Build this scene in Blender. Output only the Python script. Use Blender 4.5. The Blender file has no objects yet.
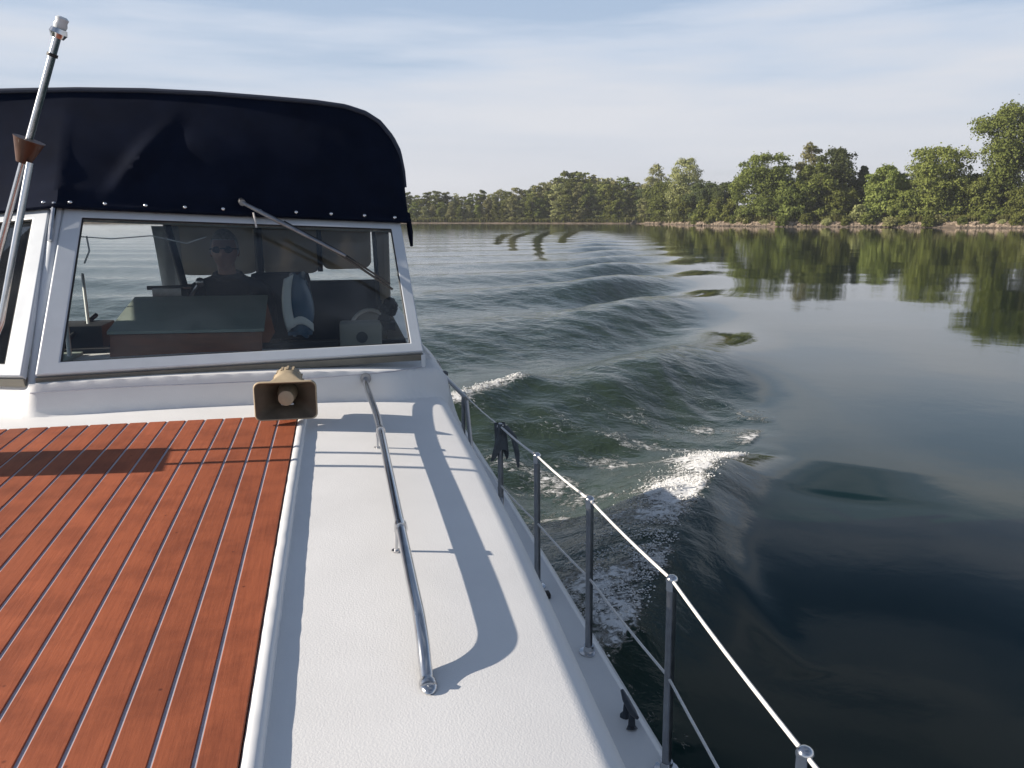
import bpy, bmesh, math, random
import numpy as np
from mathutils import Vector, Matrix, noise as mnoise
random.seed(7); RNG = np.random.default_rng(7)
sc = bpy.context.scene
COL = sc.collection
PI = math.pi
# ------------------------------------------------------------------ camera
CZ = 2.7; F = 800.0
PITCH = math.atan(167/800); YAW = math.atan2(172, 817.3)
cam = bpy.data.cameras.new('camera'); cam.sensor_width = 36; cam.lens = F/1024*36
cam.clip_start = 0.05; cam.clip_end = 12000
co = bpy.data.objects.new('camera', cam); COL.objects.link(co)
co.location = (0, 0, CZ); co.rotation_euler = (PI/2-PITCH, 0, -YAW)
sc.camera = co
# ------------------------------------------------------------------ world
SUN_EL = math.radians(23.5); SUN_AZ_AFT = math.radians(5.5)
w = bpy.data.worlds.new('World'); sc.world = w; w.use_nodes = True
nt = w.node_tree; nt.nodes.clear()
out = nt.nodes.new('ShaderNodeOutputWorld'); bg = nt.nodes.new('ShaderNodeBackground')
sky = nt.nodes.new('ShaderNodeTexSky'); sky.sky_type = 'NISHITA'; sky.sun_disc = False
sdir = Vector((-math.cos(SUN_AZ_AFT)*math.cos(SUN_EL), math.sin(SUN_AZ_AFT)*math.cos(SUN_EL), math.sin(SUN_EL)))
sky.sun_elevation = SUN_EL; sky.sun_rotation = math.atan2(sdir.x, sdir.y)
sky.air_density = 1.0; sky.dust_density = .5; sky.ozone_density = 3.0; sky.altitude = 100
tc = nt.nodes.new('ShaderNodeTexCoord'); mp = nt.nodes.new('ShaderNodeMapping')
mp.inputs['Scale'].default_value = (1.0, 1.6, 9.0); mp.inputs['Rotation'].default_value = (0.05, 0.10, 0.3)
ns = nt.nodes.new('ShaderNodeTexNoise'); ns.inputs['Scale'].default_value = 1.5; ns.inputs['Detail'].default_value = 5; ns.inputs['Roughness'].default_value = .5
cr = nt.nodes.new('ShaderNodeValToRGB'); cr.color_ramp.elements[0].position = .42; cr.color_ramp.elements[1].position = .64
sepz = nt.nodes.new('ShaderNodeSeparateXYZ')
hz = nt.nodes.new('ShaderNodeValToRGB'); hc_ = nt.nodes.new('ShaderNodeValToRGB')
def ramp(n, st):
    e = n.color_ramp.elements
    while len(e) < len(st): e.new(.5)
    for q, (p_, c_) in zip(e, st): q.position = p_; q.color = tuple(c_)+(1,)
ramp(hz, [(0, (.97,)*3), (.14, (.88,)*3), (.25, (.80,)*3), (.33, (.22,)*3), (.42, (.0,)*3)])
ramp(hc_, [(0, (.70, .70, .735)), (.09, (.645, .69, .77)), (.16, (.53, .64, .80)), (.30, (.46, .60, .82))])
mul = nt.nodes.new('ShaderNodeMath'); mul.operation = 'MULTIPLY'; mul.inputs[1].default_value = .85
mx = nt.nodes.new('ShaderNodeMath'); mx.operation = 'MAXIMUM'
sc6 = nt.nodes.new('ShaderNodeVectorMath'); sc6.operation = 'SCALE'; sc6.inputs['Scale'].default_value = 12.5
cl_ = nt.nodes.new('ShaderNodeMixRGB'); cl_.inputs['Color2'].default_value = (9.4, 9.6, 10.2, 1)
mix = nt.nodes.new('ShaderNodeMixRGB')
L = nt.links.new
L(tc.outputs['Generated'], mp.inputs['Vector']); L(mp.outputs[0], ns.inputs['Vector']); L(ns.outputs['Fac'], cr.inputs[0])
L(tc.outputs['Generated'], sepz.inputs[0]); L(sepz.outputs['Z'], hz.inputs[0])
L(sepz.outputs['Z'], hc_.inputs[0]); L(hc_.outputs[0], sc6.inputs[0])
L(cr.outputs['Color'], mul.inputs[0]); L(mul.outputs[0], cl_.inputs['Fac']); L(sc6.outputs[0], cl_.inputs['Color1'])
hx_ = nt.nodes.new('ShaderNodeMath'); hx_.operation = 'MULTIPLY_ADD'; hx_.inputs[1].default_value = .40
L(cr.outputs['Color'], hx_.inputs[0]); L(hz.outputs[0], hx_.inputs[2]); L(hx_.outputs[0], mx.inputs[0]); mx.operation = 'MINIMUM'; mx.inputs[1].default_value = 1.0
L(mx.outputs[0], mix.inputs['Fac']); L(sky.outputs[0], mix.inputs['Color1']); L(cl_.outputs[0], mix.inputs['Color2']); L(mix.outputs[0], bg.inputs['Color'])
bg.inputs['Strength'].default_value = .052
L(bg.outputs[0], out.inputs['Surface'])
sl = bpy.data.lights.new('sun', 'SUN'); sl.energy = 5.0; sl.angle = math.radians(.55); sl.color = (1, .90, .78)
so = bpy.data.objects.new('sun', sl); COL.objects.link(so); so.rotation_euler = (-sdir).to_track_quat('-Z', 'Y').to_euler(); so.location = (-30, 5, 20)
sc.view_settings.view_transform = 'Standard'; sc.view_settings.look = 'None'; sc.view_settings.gamma = 1
sc.view_settings.exposure = 0.62; sc.view_settings.use_curve_mapping = False
sc.cycles.max_bounces = 8; sc.cycles.transparent_max_bounces = 12; sc.cycles.caustics_reflective = False; sc.cycles.caustics_refractive = False
# ------------------------------------------------------------------ measuring helpers
sp_, cp_, sy_, cy_ = math.sin(PITCH), math.cos(PITCH), math.sin(YAW), math.cos(YAW)
def ray(x, y):
    a = (x-512)/F; b = (384-y)/F; fw = cp_+b*sp_; up = -sp_+b*cp_
    return Vector((a*cy_+fw*sy_, -a*sy_+fw*cy_, up))
def atD(x, y, d):
    return ray(x, y)*d+Vector((0, 0, CZ))
def atZ(x, y, z):
    r = ray(x, y); return r*((z-CZ)/r.z)+Vector((0, 0, CZ))
def atY(x, y, Y):
    r = ray(x, y); return r*(Y/r.y)+Vector((0, 0, CZ))
# ------------------------------------------------------------------ materials
def new_mat(name):
    m = bpy.data.materials.new(name); m.use_nodes = True
    return m, m.node_tree, m.node_tree.nodes['Principled BSDF']
def mat(name, col, rough=.5, metal=0, var=.12, scale=6, bump=0, bscale=60, spec=.5, coat=0, stretch=None, rvar=.1, dist=.01):
    m, t, b = new_mat(name)
    b.inputs['Roughness'].default_value = rough; b.inputs['Metallic'].default_value = metal
    b.inputs['Specular IOR Level'].default_value = spec; b.inputs['Coat Weight'].default_value = coat
    tx = t.nodes.new('ShaderNodeTexCoord'); src = tx.outputs['Object']
    if stretch:
        mpn = t.nodes.new('ShaderNodeMapping'); mpn.inputs['Scale'].default_value = stretch
        t.links.new(src, mpn.inputs[0]); src = mpn.outputs[0]
    n = t.nodes.new('ShaderNodeTexNoise'); n.inputs['Scale'].default_value = scale; n.inputs['Detail'].default_value = 6; n.inputs['Roughness'].default_value = .6
    t.links.new(src, n.inputs['Vector'])
    r = t.nodes.new('ShaderNodeValToRGB'); r.color_ramp.elements[0].position = .3; r.color_ramp.elements[1].position = .7
    r.color_ramp.elements[0].color = tuple(c*(1-var) for c in col)+(1,); r.color_ramp.elements[1].color = tuple(min(1, c*(1+var)) for c in col)+(1,)
    t.links.new(n.outputs['Fac'], r.inputs[0]); t.links.new(r.outputs[0], b.inputs['Base Color'])
    mr = t.nodes.new('ShaderNodeMapRange'); mr.inputs['To Min'].default_value = max(0, rough-rvar); mr.inputs['To Max'].default_value = min(1, rough+rvar)
    t.links.new(n.outputs['Fac'], mr.inputs['Value']); t.links.new(mr.outputs[0], b.inputs['Roughness'])
    if bump:
        n2 = t.nodes.new('ShaderNodeTexNoise'); n2.inputs['Scale'].default_value = bscale; n2.inputs['Detail'].default_value = 3
        t.links.new(src, n2.inputs['Vector'])
        bp = t.nodes.new('ShaderNodeBump'); bp.inputs['Strength'].default_value = bump; bp.inputs['Distance'].default_value = dist
        t.links.new(n2.outputs['Fac'], bp.inputs['Height']); t.links.new(bp.outputs[0], b.inputs['Normal'])
    return m
M = {}
M['gel'] = mat('white_gelcoat', (.74, .75, .76), .35, var=.03, scale=3, bump=.05, bscale=60, dist=.002)
M['deck'] = mat('nonskid_deck', (.76, .76, .755), .6, var=.035, scale=4, bump=.24, bscale=240, dist=.0025)
M['frame'] = mat('painted_frame', (.62, .66, .70), .4, var=.05, scale=8, bump=.05, bscale=40, dist=.003)
M['chrome'] = mat('stainless', (.62, .62, .63), .18, 1, var=.08, scale=20, rvar=.06)
M['steel'] = mat('weathered_steel', (.30, .31, .33), .32, 1, var=.15, scale=25)
M['wire'] = mat('lifeline_wire', (.75, .73, .70), .35, 0, var=.1, scale=40)
M['rubber'] = mat('black_rubber', (.02, .02, .022), .6)
M['navy'] = mat('navy_canvas', (.0075, .011, .024), .95, var=.25, scale=5, bump=.08, bscale=7, dist=.03, spec=.08)
M['skylit_edge'] = mat('skylit_binding', (.05, .06, .09), .8, var=.1)  # edge binding paler than the canvas: sky light on it painted into the colour
M['beige'] = None
M['black'] = mat('black_cloth', (.008, .009, .014), .9, var=.3, scale=9)
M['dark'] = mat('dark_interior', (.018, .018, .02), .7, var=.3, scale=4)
M['wood'] = mat('varnished_wood', (.22, .075, .03), .4, var=.25, scale=5, stretch=(1, 8, 8))
M['brown'] = mat('brown_cone_wood', (.07, .025, .012), .45, var=.3, scale=20)
M['lid'] = mat('grey_green_lid', (.30, .35, .31), .6, var=.08, scale=6)
M['horn'] = mat('aged_cream_plastic', (.42, .34, .23), .55, var=.14, scale=14, bump=.05)
M['horn_in'] = mat('dark_horn_plastic', (.13, .105, .075), .6, var=.2, scale=20)  # darker brown than the horn body, for the inside of the mouth
M['skin'] = mat('skin', (.30, .17, .12), .5, var=.08)
M['hair'] = mat('grey_hair', (.38, .37, .36), .8, var=.3, scale=60, bump=.5, bscale=120)
M['rope'] = mat('rope', (.50, .49, .46), .85, var=.15, scale=60, bump=.6, bscale=160)
M['cloth'] = mat('grey_rag', (.10, .11, .12), .9, var=.3, scale=20)
M['bagw'] = mat('white_vinyl', (.62, .64, .62), .4, var=.05)
M['bagb'] = mat('blue_vinyl', (.03, .09, .16), .4, var=.2)
M['case'] = mat('olive_grey_case', (.25, .25, .22), .6, var=.08)
M['emblem'] = mat('dark_emblem', (.03, .04, .05), .5)
M['seat'] = mat('seat_vinyl', (.09, .09, .10), .6, var=.2)
M['bark'] = mat('bark', (.11, .09, .07), .95, var=.35, scale=2, bump=.5, bscale=8)
M['driftwood'] = mat('driftwood', (.17, .14, .11), .95, var=.3, scale=2)

def teak_mat():
    m, t, b = new_mat('red_teak')
    tx = t.nodes.new('ShaderNodeTexCoord'); mpn = t.nodes.new('ShaderNodeMapping'); mpn.inputs['Scale'].default_value = (30, 1.6, 30)
    t.links.new(tx.outputs['Object'], mpn.inputs[0])
    n = t.nodes.new('ShaderNodeTexNoise'); n.inputs['Scale'].default_value = 4; n.inputs['Detail'].default_value = 8; n.inputs['Roughness'].default_value = .65
    t.links.new(mpn.outputs[0], n.inputs['Vector'])
    r = t.nodes.new('ShaderNodeValToRGB'); r.color_ramp.elements[0].position = .28; r.color_ramp.elements[1].position = .72
    r.color_ramp.elements[0].color = (.30, .080, .034, 1); r.color_ramp.elements[1].color = (.385, .108, .046, 1)
    t.links.new(n.outputs['Fac'], r.inputs[0])
    # water stains and blotches of its own
    n2 = t.nodes.new('ShaderNodeTexNoise'); n2.inputs['Scale'].default_value = 8; n2.inputs['Detail'].default_value = 9; n2.inputs['Roughness'].default_value = .6
    t.links.new(tx.outputs['Object'], n2.inputs['Vector'])
    r2 = t.nodes.new('ShaderNodeValToRGB'); r2.color_ramp.elements[0].position = .38; r2.color_ramp.elements[1].position = .56
    r2.color_ramp.elements[0].color = (.76, .74, .75, 1); r2.color_ramp.elements[1].color = (1, 1, 1, 1)
    t.links.new(n2.outputs['Fac'], r2.inputs[0])
    # plank to plank tone
    sx = t.nodes.new('ShaderNodeSeparateXYZ'); t.links.new(tx.outputs['Object'], sx.inputs[0])
    dv = t.nodes.new('ShaderNodeMath'); dv.operation = 'MULTIPLY_ADD'; dv.inputs[1].default_value = 1/.07; dv.inputs[2].default_value = .2/.07+.02
    t.links.new(sx.outputs['X'], dv.inputs[0]); fl = t.nodes.new('ShaderNodeMath'); fl.operation = 'FLOOR'; t.links.new(dv.outputs[0], fl.inputs[0])
    wn = t.nodes.new('ShaderNodeTexWhiteNoise'); wn.noise_dimensions = '1D'; t.links.new(fl.outputs[0], wn.inputs['W'])
    mr = t.nodes.new('ShaderNodeMapRange'); mr.inputs['To Min'].default_value = .86; mr.inputs['To Max'].default_value = 1.12
    t.links.new(wn.outputs['Value'], mr.inputs['Value'])
    vor = t.nodes.new('ShaderNodeTexVoronoi'); vor.inputs['Scale'].default_value = 14; t.links.new(tx.outputs['Object'], vor.inputs['Vector'])
    r3 = t.nodes.new('ShaderNodeValToRGB'); r3.color_ramp.elements[0].position = .02; r3.color_ramp.elements[0].color = (.45, .4, .4, 1); r3.color_ramp.elements[1].position = .07
    t.links.new(vor.outputs['Distance'], r3.inputs[0])
    def mulc(a, bb):
        q = t.nodes.new('ShaderNodeMixRGB'); q.blend_type = 'MULTIPLY'; q.inputs['Fac'].default_value = 1
        t.links.new(a, q.inputs['Color1']); t.links.new(bb, q.inputs['Color2']); return q.outputs[0]
    c = mulc(mulc(mulc(r.outputs[0], r2.outputs[0]), mr.outputs[0]), r3.outputs[0])
    t.links.new(c, b.inputs['Base Color']); b.inputs['Roughness'].default_value = .62; b.inputs['Specular IOR Level'].default_value = .35
    bp = t.nodes.new('ShaderNodeBump'); bp.inputs['Strength'].default_value = .25; bp.inputs['Distance'].default_value = .003
    t.links.new(n.outputs['Fac'], bp.inputs['Height']); t.links.new(bp.outputs[0], b.inputs['Normal'])
    return m
M['teak'] = teak_mat()
M['seam'] = mat('seam_caulk', (.45, .45, .50), .6, var=.1, scale=40)
def glass_mat(name, tint, haze, hazecol=(.6, .63, .65), patch=True):
    m = bpy.data.materials.new(name); m.use_nodes = True; t = m.node_tree; t.nodes.clear()
    o = t.nodes.new('ShaderNodeOutputMaterial'); tr = t.nodes.new('ShaderNodeBsdfTransparent'); gl = t.nodes.new('ShaderNodeBsdfGlossy'); df = t.nodes.new('ShaderNodeBsdfDiffuse')
    tr.inputs['Color'].default_value = tint+(1,); gl.inputs['Roughness'].default_value = .02; df.inputs['Color'].default_value = hazecol+(1,)
    fr = t.nodes.new('ShaderNodeFresnel'); fr.inputs['IOR'].default_value = 1.40
    m1 = t.nodes.new('ShaderNodeMixShader'); m2 = t.nodes.new('ShaderNodeMixShader')
    tx = t.nodes.new('ShaderNodeTexCoord'); n = t.nodes.new('ShaderNodeTexNoise'); n.inputs['Scale'].default_value = 3.2; n.inputs['Detail'].default_value = 5
    mr = t.nodes.new('ShaderNodeMapRange'); mr.inputs['From Min'].default_value = .45; mr.inputs['From Max'].default_value = .8; mr.inputs['To Min'].default_value = haze*.5; mr.inputs['To Max'].default_value = haze*2.6
    t.links.new(tx.outputs['Object'], n.inputs['Vector']); t.links.new(n.outputs['Fac'], mr.inputs['Value'])
    t.links.new(mr.outputs[0], m1.inputs[0]); t.links.new(tr.outputs[0], m1.inputs[1]); t.links.new(df.outputs[0], m1.inputs[2])
    t.links.new(fr.outputs[0], m2.inputs[0]); t.links.new(m1.outputs[0], m2.inputs[1]); t.links.new(gl.outputs[0], m2.inputs[2])
    t.links.new(m2.outputs[0], o.inputs['Surface']); return m
M['glass'] = glass_mat('windshield_glass', (.93, .95, .94), .022)
M['vinyl'] = glass_mat('clear_vinyl', (.80, .83, .82), .30)
def leaf_mat(name, a, b_):
    m = bpy.data.materials.new(name); m.use_nodes = True; t = m.node_tree; t.nodes.clear()
    o = t.nodes.new('ShaderNodeOutputMaterial'); d = t.nodes.new('ShaderNodeBsdfDiffuse'); tl = t.nodes.new('ShaderNodeBsdfTranslucent'); mm = t.nodes.new('ShaderNodeMixShader'); mm.inputs[0].default_value = .3
    tx = t.nodes.new('ShaderNodeTexCoord'); n = t.nodes.new('ShaderNodeTexNoise'); n.inputs['Scale'].default_value = .35; n.inputs['Detail'].default_value = 6; n.inputs['Roughness'].default_value = .7
    oi = t.nodes.new('ShaderNodeObjectInfo'); 
    r = t.nodes.new('ShaderNodeValToRGB'); r.color_ramp.elements[0].position = .35; r.color_ramp.elements[1].position = .65
    r.color_ramp.elements[0].color = a+(1,); r.color_ramp.elements[1].color = b_+(1,)
    hs = t.nodes.new('ShaderNodeHueSaturation'); mr = t.nodes.new('ShaderNodeMapRange'); mr.inputs['To Min'].default_value = .8; mr.inputs['To Max'].default_value = 1.2
    mh = t.nodes.new('ShaderNodeMapRange'); mh.inputs['To Min'].default_value = .485; mh.inputs['To Max'].default_value = .51
    t.links.new(oi.outputs['Random'], mr.inputs['Value']); t.links.new(mr.outputs[0], hs.inputs['Value'])
    t.links.new(oi.outputs['Random'], mh.inputs['Value']); t.links.new(mh.outputs[0], hs.inputs['Hue'])
    t.links.new(tx.outputs['Object'], n.inputs['Vector']); t.links.new(n.outputs['Fac'], r.inputs[0]); t.links.new(r.outputs[0], hs.inputs['Color'])
    t.links.new(hs.outputs[0], d.inputs['Color']); t.links.new(hs.outputs[0], tl.inputs['Color'])
    t.links.new(d.outputs[0], mm.inputs[1]); t.links.new(tl.outputs[0], mm.inputs[2]); t.links.new(mm.outputs[0], o.inputs['Surface']); return m
M['leaf0'] = leaf_mat('green_leaves', (0.107, 0.128, 0.033), (0.219, 0.245, 0.072))
M['beige'] = leaf_mat('beige_curtain', (.42, .37, .31), (.62, .56, .48))
M['leaf1'] = leaf_mat('dark_leaves', (0.073, 0.097, 0.039), (0.144, 0.173, 0.068))
M['leaf2'] = leaf_mat('pale_leaves', (0.227, 0.241, 0.098), (0.378, 0.373, 0.168))
M['leaf3'] = leaf_mat('spring_leaves', (0.153, 0.187, 0.045), (0.273, 0.303, 0.092))

# ------------------------------------------------------------------ mesh helpers
def mkmesh(name, verts, faces, m=None, smooth=False):
    me = bpy.data.meshes.new(name); me.from_pydata([tuple(v) for v in verts], [], faces)
    if m: me.materials.append(m)
    me.update()
    if smooth: me.polygons.foreach_set('use_smooth', [True]*len(me.polygons))
    return me
class MB:
    def __init__(s): s.v = []; s.f = []; s.sm = []
    def add(s, v, f, sm=False):
        o = len(s.v); s.v += [Vector(p) for p in v]; s.f += [tuple(i+o for i in q) for q in f]; s.sm += [sm]*len(f)
    def box(s, c, d, rot=None, bev=0):
        c = Vector(c); hx, hy, hz_ = d[0]/2, d[1]/2, d[2]/2
        if bev > 0:
            bm = bmesh.new(); bmesh.ops.create_cube(bm, size=1)
            bmesh.ops.scale(bm, vec=d, verts=bm.verts)
            bmesh.ops.bevel(bm, geom=bm.edges[:], offset=bev, segments=2, affect='EDGES', profile=.6)
            bm.verts.index_update(); v = [x.co.copy() for x in bm.verts]; f = [[q.index for q in g.verts] for g in bm.faces]; bm.free()
        else:
            v = [Vector((a*hx, b*hy, e*hz_)) for e in (-1, 1) for a, b in ((-1, -1), (1, -1), (1, 1), (-1, 1))]
            f = [(3, 2, 1, 0), (4, 5, 6, 7), (0, 1, 5, 4), (1, 2, 6, 5), (2, 3, 7, 6), (3, 0, 4, 7)]
        if rot is not None: v = [rot @ p for p in v]
        s.add([p+c for p in v], f, bev > 0); return s
    def prism(s, poly, d):  # poly of 3d points, extruded along vector d
        n = len(poly); d = Vector(d); v = [Vector(p) for p in poly]+[Vector(p)+d for p in poly]
        s.add(v, [tuple(range(n))[::-1], tuple(range(n, 2*n))]+[(i, (i+1) % n, (i+1) % n+n, i+n) for i in range(n)]); return s
    def tube(s, pts, r, seg=12, caps=True):
        pts = [Vector(p) for p in pts]; n = len(pts)
        rr = r if isinstance(r, (list, tuple)) else [r]*n
        V = []; prev = None
        for i, p in enumerate(pts):
            t = (pts[min(i+1, n-1)]-pts[max(i-1, 0)]).normalized()
            if prev is None:
                a = Vector((0, 0, 1)) if abs(t.z) < .9 else Vector((1, 0, 0)); u = t.cross(a).normalized()
            else: u = (prev-t*prev.dot(t)).normalized()
            prev = u; b = t.cross(u)
            for k in range(seg):
                an = 2*PI*k/seg; V.append(p+(u*math.cos(an)+b*math.sin(an))*rr[i])
        Fc = [(i*seg+k, i*seg+(k+1) % seg, (i+1)*seg+(k+1) % seg, (i+1)*seg+k) for i in range(n-1) for k in range(seg)]
        if caps: Fc += [tuple(range(seg))[::-1], tuple(range((n-1)*seg, n*seg))]
        s.add(V, Fc, True); return s
    def ball(s, c, r, seg=12, sc_=(1, 1, 1)):
        c = Vector(c); V = []; R = seg//2
        for i in range(R+1):
            ph = PI*i/R
            for k in range(seg):
                th = 2*PI*k/seg; V.append(c+Vector((r*sc_[0]*math.sin(ph)*math.cos(th), r*sc_[1]*math.sin(ph)*math.sin(th), r*sc_[2]*math.cos(ph))))
        s.add(V, [(i*seg+k, (i+1)*seg+k, (i+1)*seg+(k+1) % seg, i*seg+(k+1) % seg) for i in range(R) for k in range(seg)], True); return s
    def grid(s, fn, nu, nv, sm=True):
        V = [fn(i/(nu-1), j/(nv-1)) for i in range(nu) for j in range(nv)]
        s.add(V, [(i*nv+j, (i+1)*nv+j, (i+1)*nv+j+1, i*nv+j+1) for i in range(nu-1) for j in range(nv-1)], sm); return s
    def build(s, name, m, parent=None, loc=None, solid=0):
        me = mkmesh(name, s.v, s.f, m)
        me.polygons.foreach_set('use_smooth', s.sm)
        bm = bmesh.new(); bm.from_mesh(me); bmesh.ops.remove_doubles(bm, verts=bm.verts, dist=1e-5)
        bmesh.ops.recalc_face_normals(bm, faces=bm.faces); bm.to_mesh(me); bm.free()
        return link(name, me, parent, solid)
def set_smooth_angle(me, ang):
    try: me.set_sharp_from_angle(angle=ang)
    except Exception: pass
def link(name, me, parent=None, solid=0):
    set_smooth_angle(me, math.radians(40))
    o = bpy.data.objects.new(name, me); COL.objects.link(o)
    if parent:
        o.parent = parent
        r = parent; off = Vector((0, 0, 0))
        while r: off += r.location; r = r.parent
        o.location = -off
    if solid:
        md = o.modifiers.new('solid', 'SOLIDIFY'); md.thickness = solid; md.offset = 0
    return o
def empty(name, loc, label, cat, group=None):
    o = bpy.data.objects.new(name, None); COL.objects.link(o); o.location = loc; o.empty_display_size = .3
    return tag(o, label, cat, group)
def tag(o, label=None, cat=None, group=None, kind=None):
    if label: o['label'] = label
    if cat: o['category'] = cat
    if group: o['group'] = group
    if kind: o['kind'] = kind
    return o
def smooth01(t): t = max(0, min(1, t)); return t*t*(3-2*t)

# ================================================================== WATER
LAM = 8.7; K0 = 2*PI/LAM; XC = -.9
BOW = [(545, 770), (590, 705), (620, 655), (648, 605), (676, 545), (698, 505), (720, 474), (742, 450)]
TOE1 = [(706, 488), (710, 520), (722, 556), (742, 590), (770, 628), (810, 670)]
STRIPES = [[(562, 243), (563, 238), (575, 231), (594, 229)], [(541, 262), (540, 254), (537, 245), (538, 238), (550, 232), (562, 230)], [(514, 251), (512, 243), (513, 238), (525, 234), (534, 232)], [(497, 245), (500, 238), (508, 234)]]
TOE2 = [(652, 362), (660, 384), (684, 404), (716, 420)]
bowW = np.array([atZ(x, y, 0)[:2] for x, y in BOW])
STN = [(452, 420), (478, 412), (502, 404), (520, 398)]
stripeW = [np.array([atZ(x, y, 0)[:2] for x, y in P_]) for P_ in STRIPES]
toeW = [np.array([atZ(x, y, 0)[:2] for x, y in P_]) for P_ in (TOE1, TOE2)]
stnW = np.array([atZ(x, y, 0)[:2] for x, y in STN])
def polyd(X, Y, P):
    """distance to a polyline, signed side, parameter 0..1"""
    best = np.full(X.shape, 1e9); side = np.zeros(X.shape); par = np.zeros(X.shape)
    seg = np.linalg.norm(P[1:]-P[:-1], axis=1); cum = np.concatenate([[0], np.cumsum(seg)]); tot = cum[-1]
    for i in range(len(P)-1):
        a = P[i]; d = P[i+1]-a; l = seg[i]; d = d/l
        t = np.clip((X-a[0])*d[0]+(Y-a[1])*d[1], 0, l)
        ex = X-(a[0]+d[0]*t); ey = Y-(a[1]+d[1]*t); q = np.hypot(ex, ey); cr_ = ex*d[1]-ey*d[0]
        m = q < best; best[m] = q[m]; side[m] = cr_[m]; par[m] = (cum[i]+t[m])/tot
    return best, np.sign(side)*best, par
def kelvin(u, v):
    z = np.zeros(u.shape)
    th = np.linspace(-1.22, 1.22, 150); dth = th[1]-th[0]
    for t in th:
        k = K0/math.cos(t)**2
        a = math.exp(-(abs(t)-.58)**2/.33**2)+.20*math.exp(-(t/.4)**2)
        if k > 18: continue
        a *= math.exp(-(k*.17)**2)
        z += a*np.cos(k*(u*math.cos(t)-v*math.sin(t))-PHASE)*dth
    return z
PHASE = 1.2
chop = [(RNG.uniform(.25, 1.8), RNG.uniform(0, 2*PI), RNG.uniform(0, 2*PI)) for _ in range(46)]
long_ = [(RNG.uniform(3, 9), RNG.uniform(0, 2*PI), RNG.uniform(0, 2*PI)) for _ in range(12)]
def foamdens(p): return .42+.42*np.exp(-((p-.32)/.12)**2)+.75*np.exp(-((p-.62)/.075)**2)+.75*np.exp(-((p-.93)/.085)**2)
def water_fields(X, Y):
    X = np.asarray(X, float); Y = np.asarray(Y, float)
    bx = 1.5; u = Y+7.0
    bend = -np.minimum(.00035*np.maximum(u-25, 0)**2, 30)
    v = X+1.0-bend
    r = np.hypot(X, Y)
    kv = kelvin(u, v)
    behind = 1/(1+np.exp(-(Y-10.5)/1.2))
    edge = np.clip((.47*u-np.abs(v))/(.16*u), 0, 1)       # inside the wake wedge
    edge = edge*edge*(3-2*edge)
    mod = 1+.35*np.sin(X*.31+1.3*np.sin(Y*.17))*np.sin(Y*.23+X*.11)
    amp = .88*mod/np.sqrt(np.maximum(u, 8)/16)*np.exp(-np.maximum(u-90, 0)/120)
    z = kv*amp*behind*edge
    # bow wave ridge: steep on the outside
    d, s, p = polyd(X, Y, bowW)
    A = .10+.16*np.sin(np.clip(p, 0, 1)*PI*.8+.2)
    w_in, w_out = .85, .42
    A = A*np.clip((1-p)/.16, 0, 1)**.8
    prof = np.where(s < 0, np.exp(-(d/w_in)**2), np.exp(-(d/w_out)**2))
    z += A*prof +np.clip((1-p)/.2, 0, 1)*(-.09*np.exp(-((d-1.5)/.8)**2)*(s < 0)-.05*np.exp(-((d-1.25)/.6)**2)*(s > 0))
    ds, ss, ps = polyd(X, Y, stnW)
    for P_, am in zip(toeW, (.012, .028)):
        dt_, st_, pt_ = polyd(X, Y, P_); z += am*np.exp(-(dt_/.16)**2)*np.sin(np.clip(pt_, .001, 1)*PI)**.5
    z += .12*np.exp(-(ds/.4)**2)
    calm = np.ones(X.shape)
    for P_ in stripeW:
        dt_, st_, pt_ = polyd(X, Y, P_); calm = np.minimum(calm, 1-np.exp(-(dt_/(.45+.55*pt_))**4)*(r > 30))
    z = z*calm
    # inner disturbed zone
    inner = np.clip((.385*(Y+7)-1.0-X)/1.2+.3, 0, 1)
    inner = inner*np.clip((X+60)/30, .3, 1)
    inner = np.where((Y < 9) & (s > 0), np.clip(.5-d/1.2, 0, .5), inner)
    fade = np.exp(-r/45)
    c = np.zeros(X.shape)
    for lam, a, ph in chop:
        k = 2*PI/lam; c += lam**1.0*np.cos(k*(X*math.cos(a)+Y*math.sin(a))+ph+.7*np.sin(.9*X+ph*3))
    inner = inner*calm
    z += c*.0030*inner*fade
    lg = np.zeros(X.shape)
    for lam, a, ph in long_:
        k = 2*PI/lam; lg += np.cos(k*(X*math.cos(a)+Y*math.sin(a))+ph)
    z += lg*.0009
    # foam density
    rag = np.array([mnoise.noise(Vector((x*1.7, y*1.7, 0))) for x, y in zip(X.ravel(), Y.ravel())]).reshape(X.shape) if X.size < 2e6 else 0
    f1 = np.where(s < 0, np.exp(-(d/.48)**2), np.exp(-(d/.10)**2))*foamdens(p)*(p > .001)*np.where(p > .999, np.exp(-(d/.22)**2), 1)
    f1 = f1*np.clip(1.0+rag*1.2, .2, 1.5)
    f2 = .86*np.exp(-(ds/.20)**2)
    f3 = .80*np.exp(-(d/2.4)**2)*(s < 0)*np.clip((p-.35)*3, 0, 1)*np.clip(.6+rag*1.5, 0, 1.3)
    f4 = .42*np.exp(-((X-1.15)/.8)**2)*(Y > 3.4)*np.exp(-np.maximum(Y-9, 0)/3)*np.clip(.5+rag*1.5, 0, 1.3)
    foam = np.clip(f1+f2+f3+f4, 0, 1.2)
    z += .03*np.clip(foam, 0, 1)*rag
    return z, foam, inner*(.12+.88*np.exp(-r/90))
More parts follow.
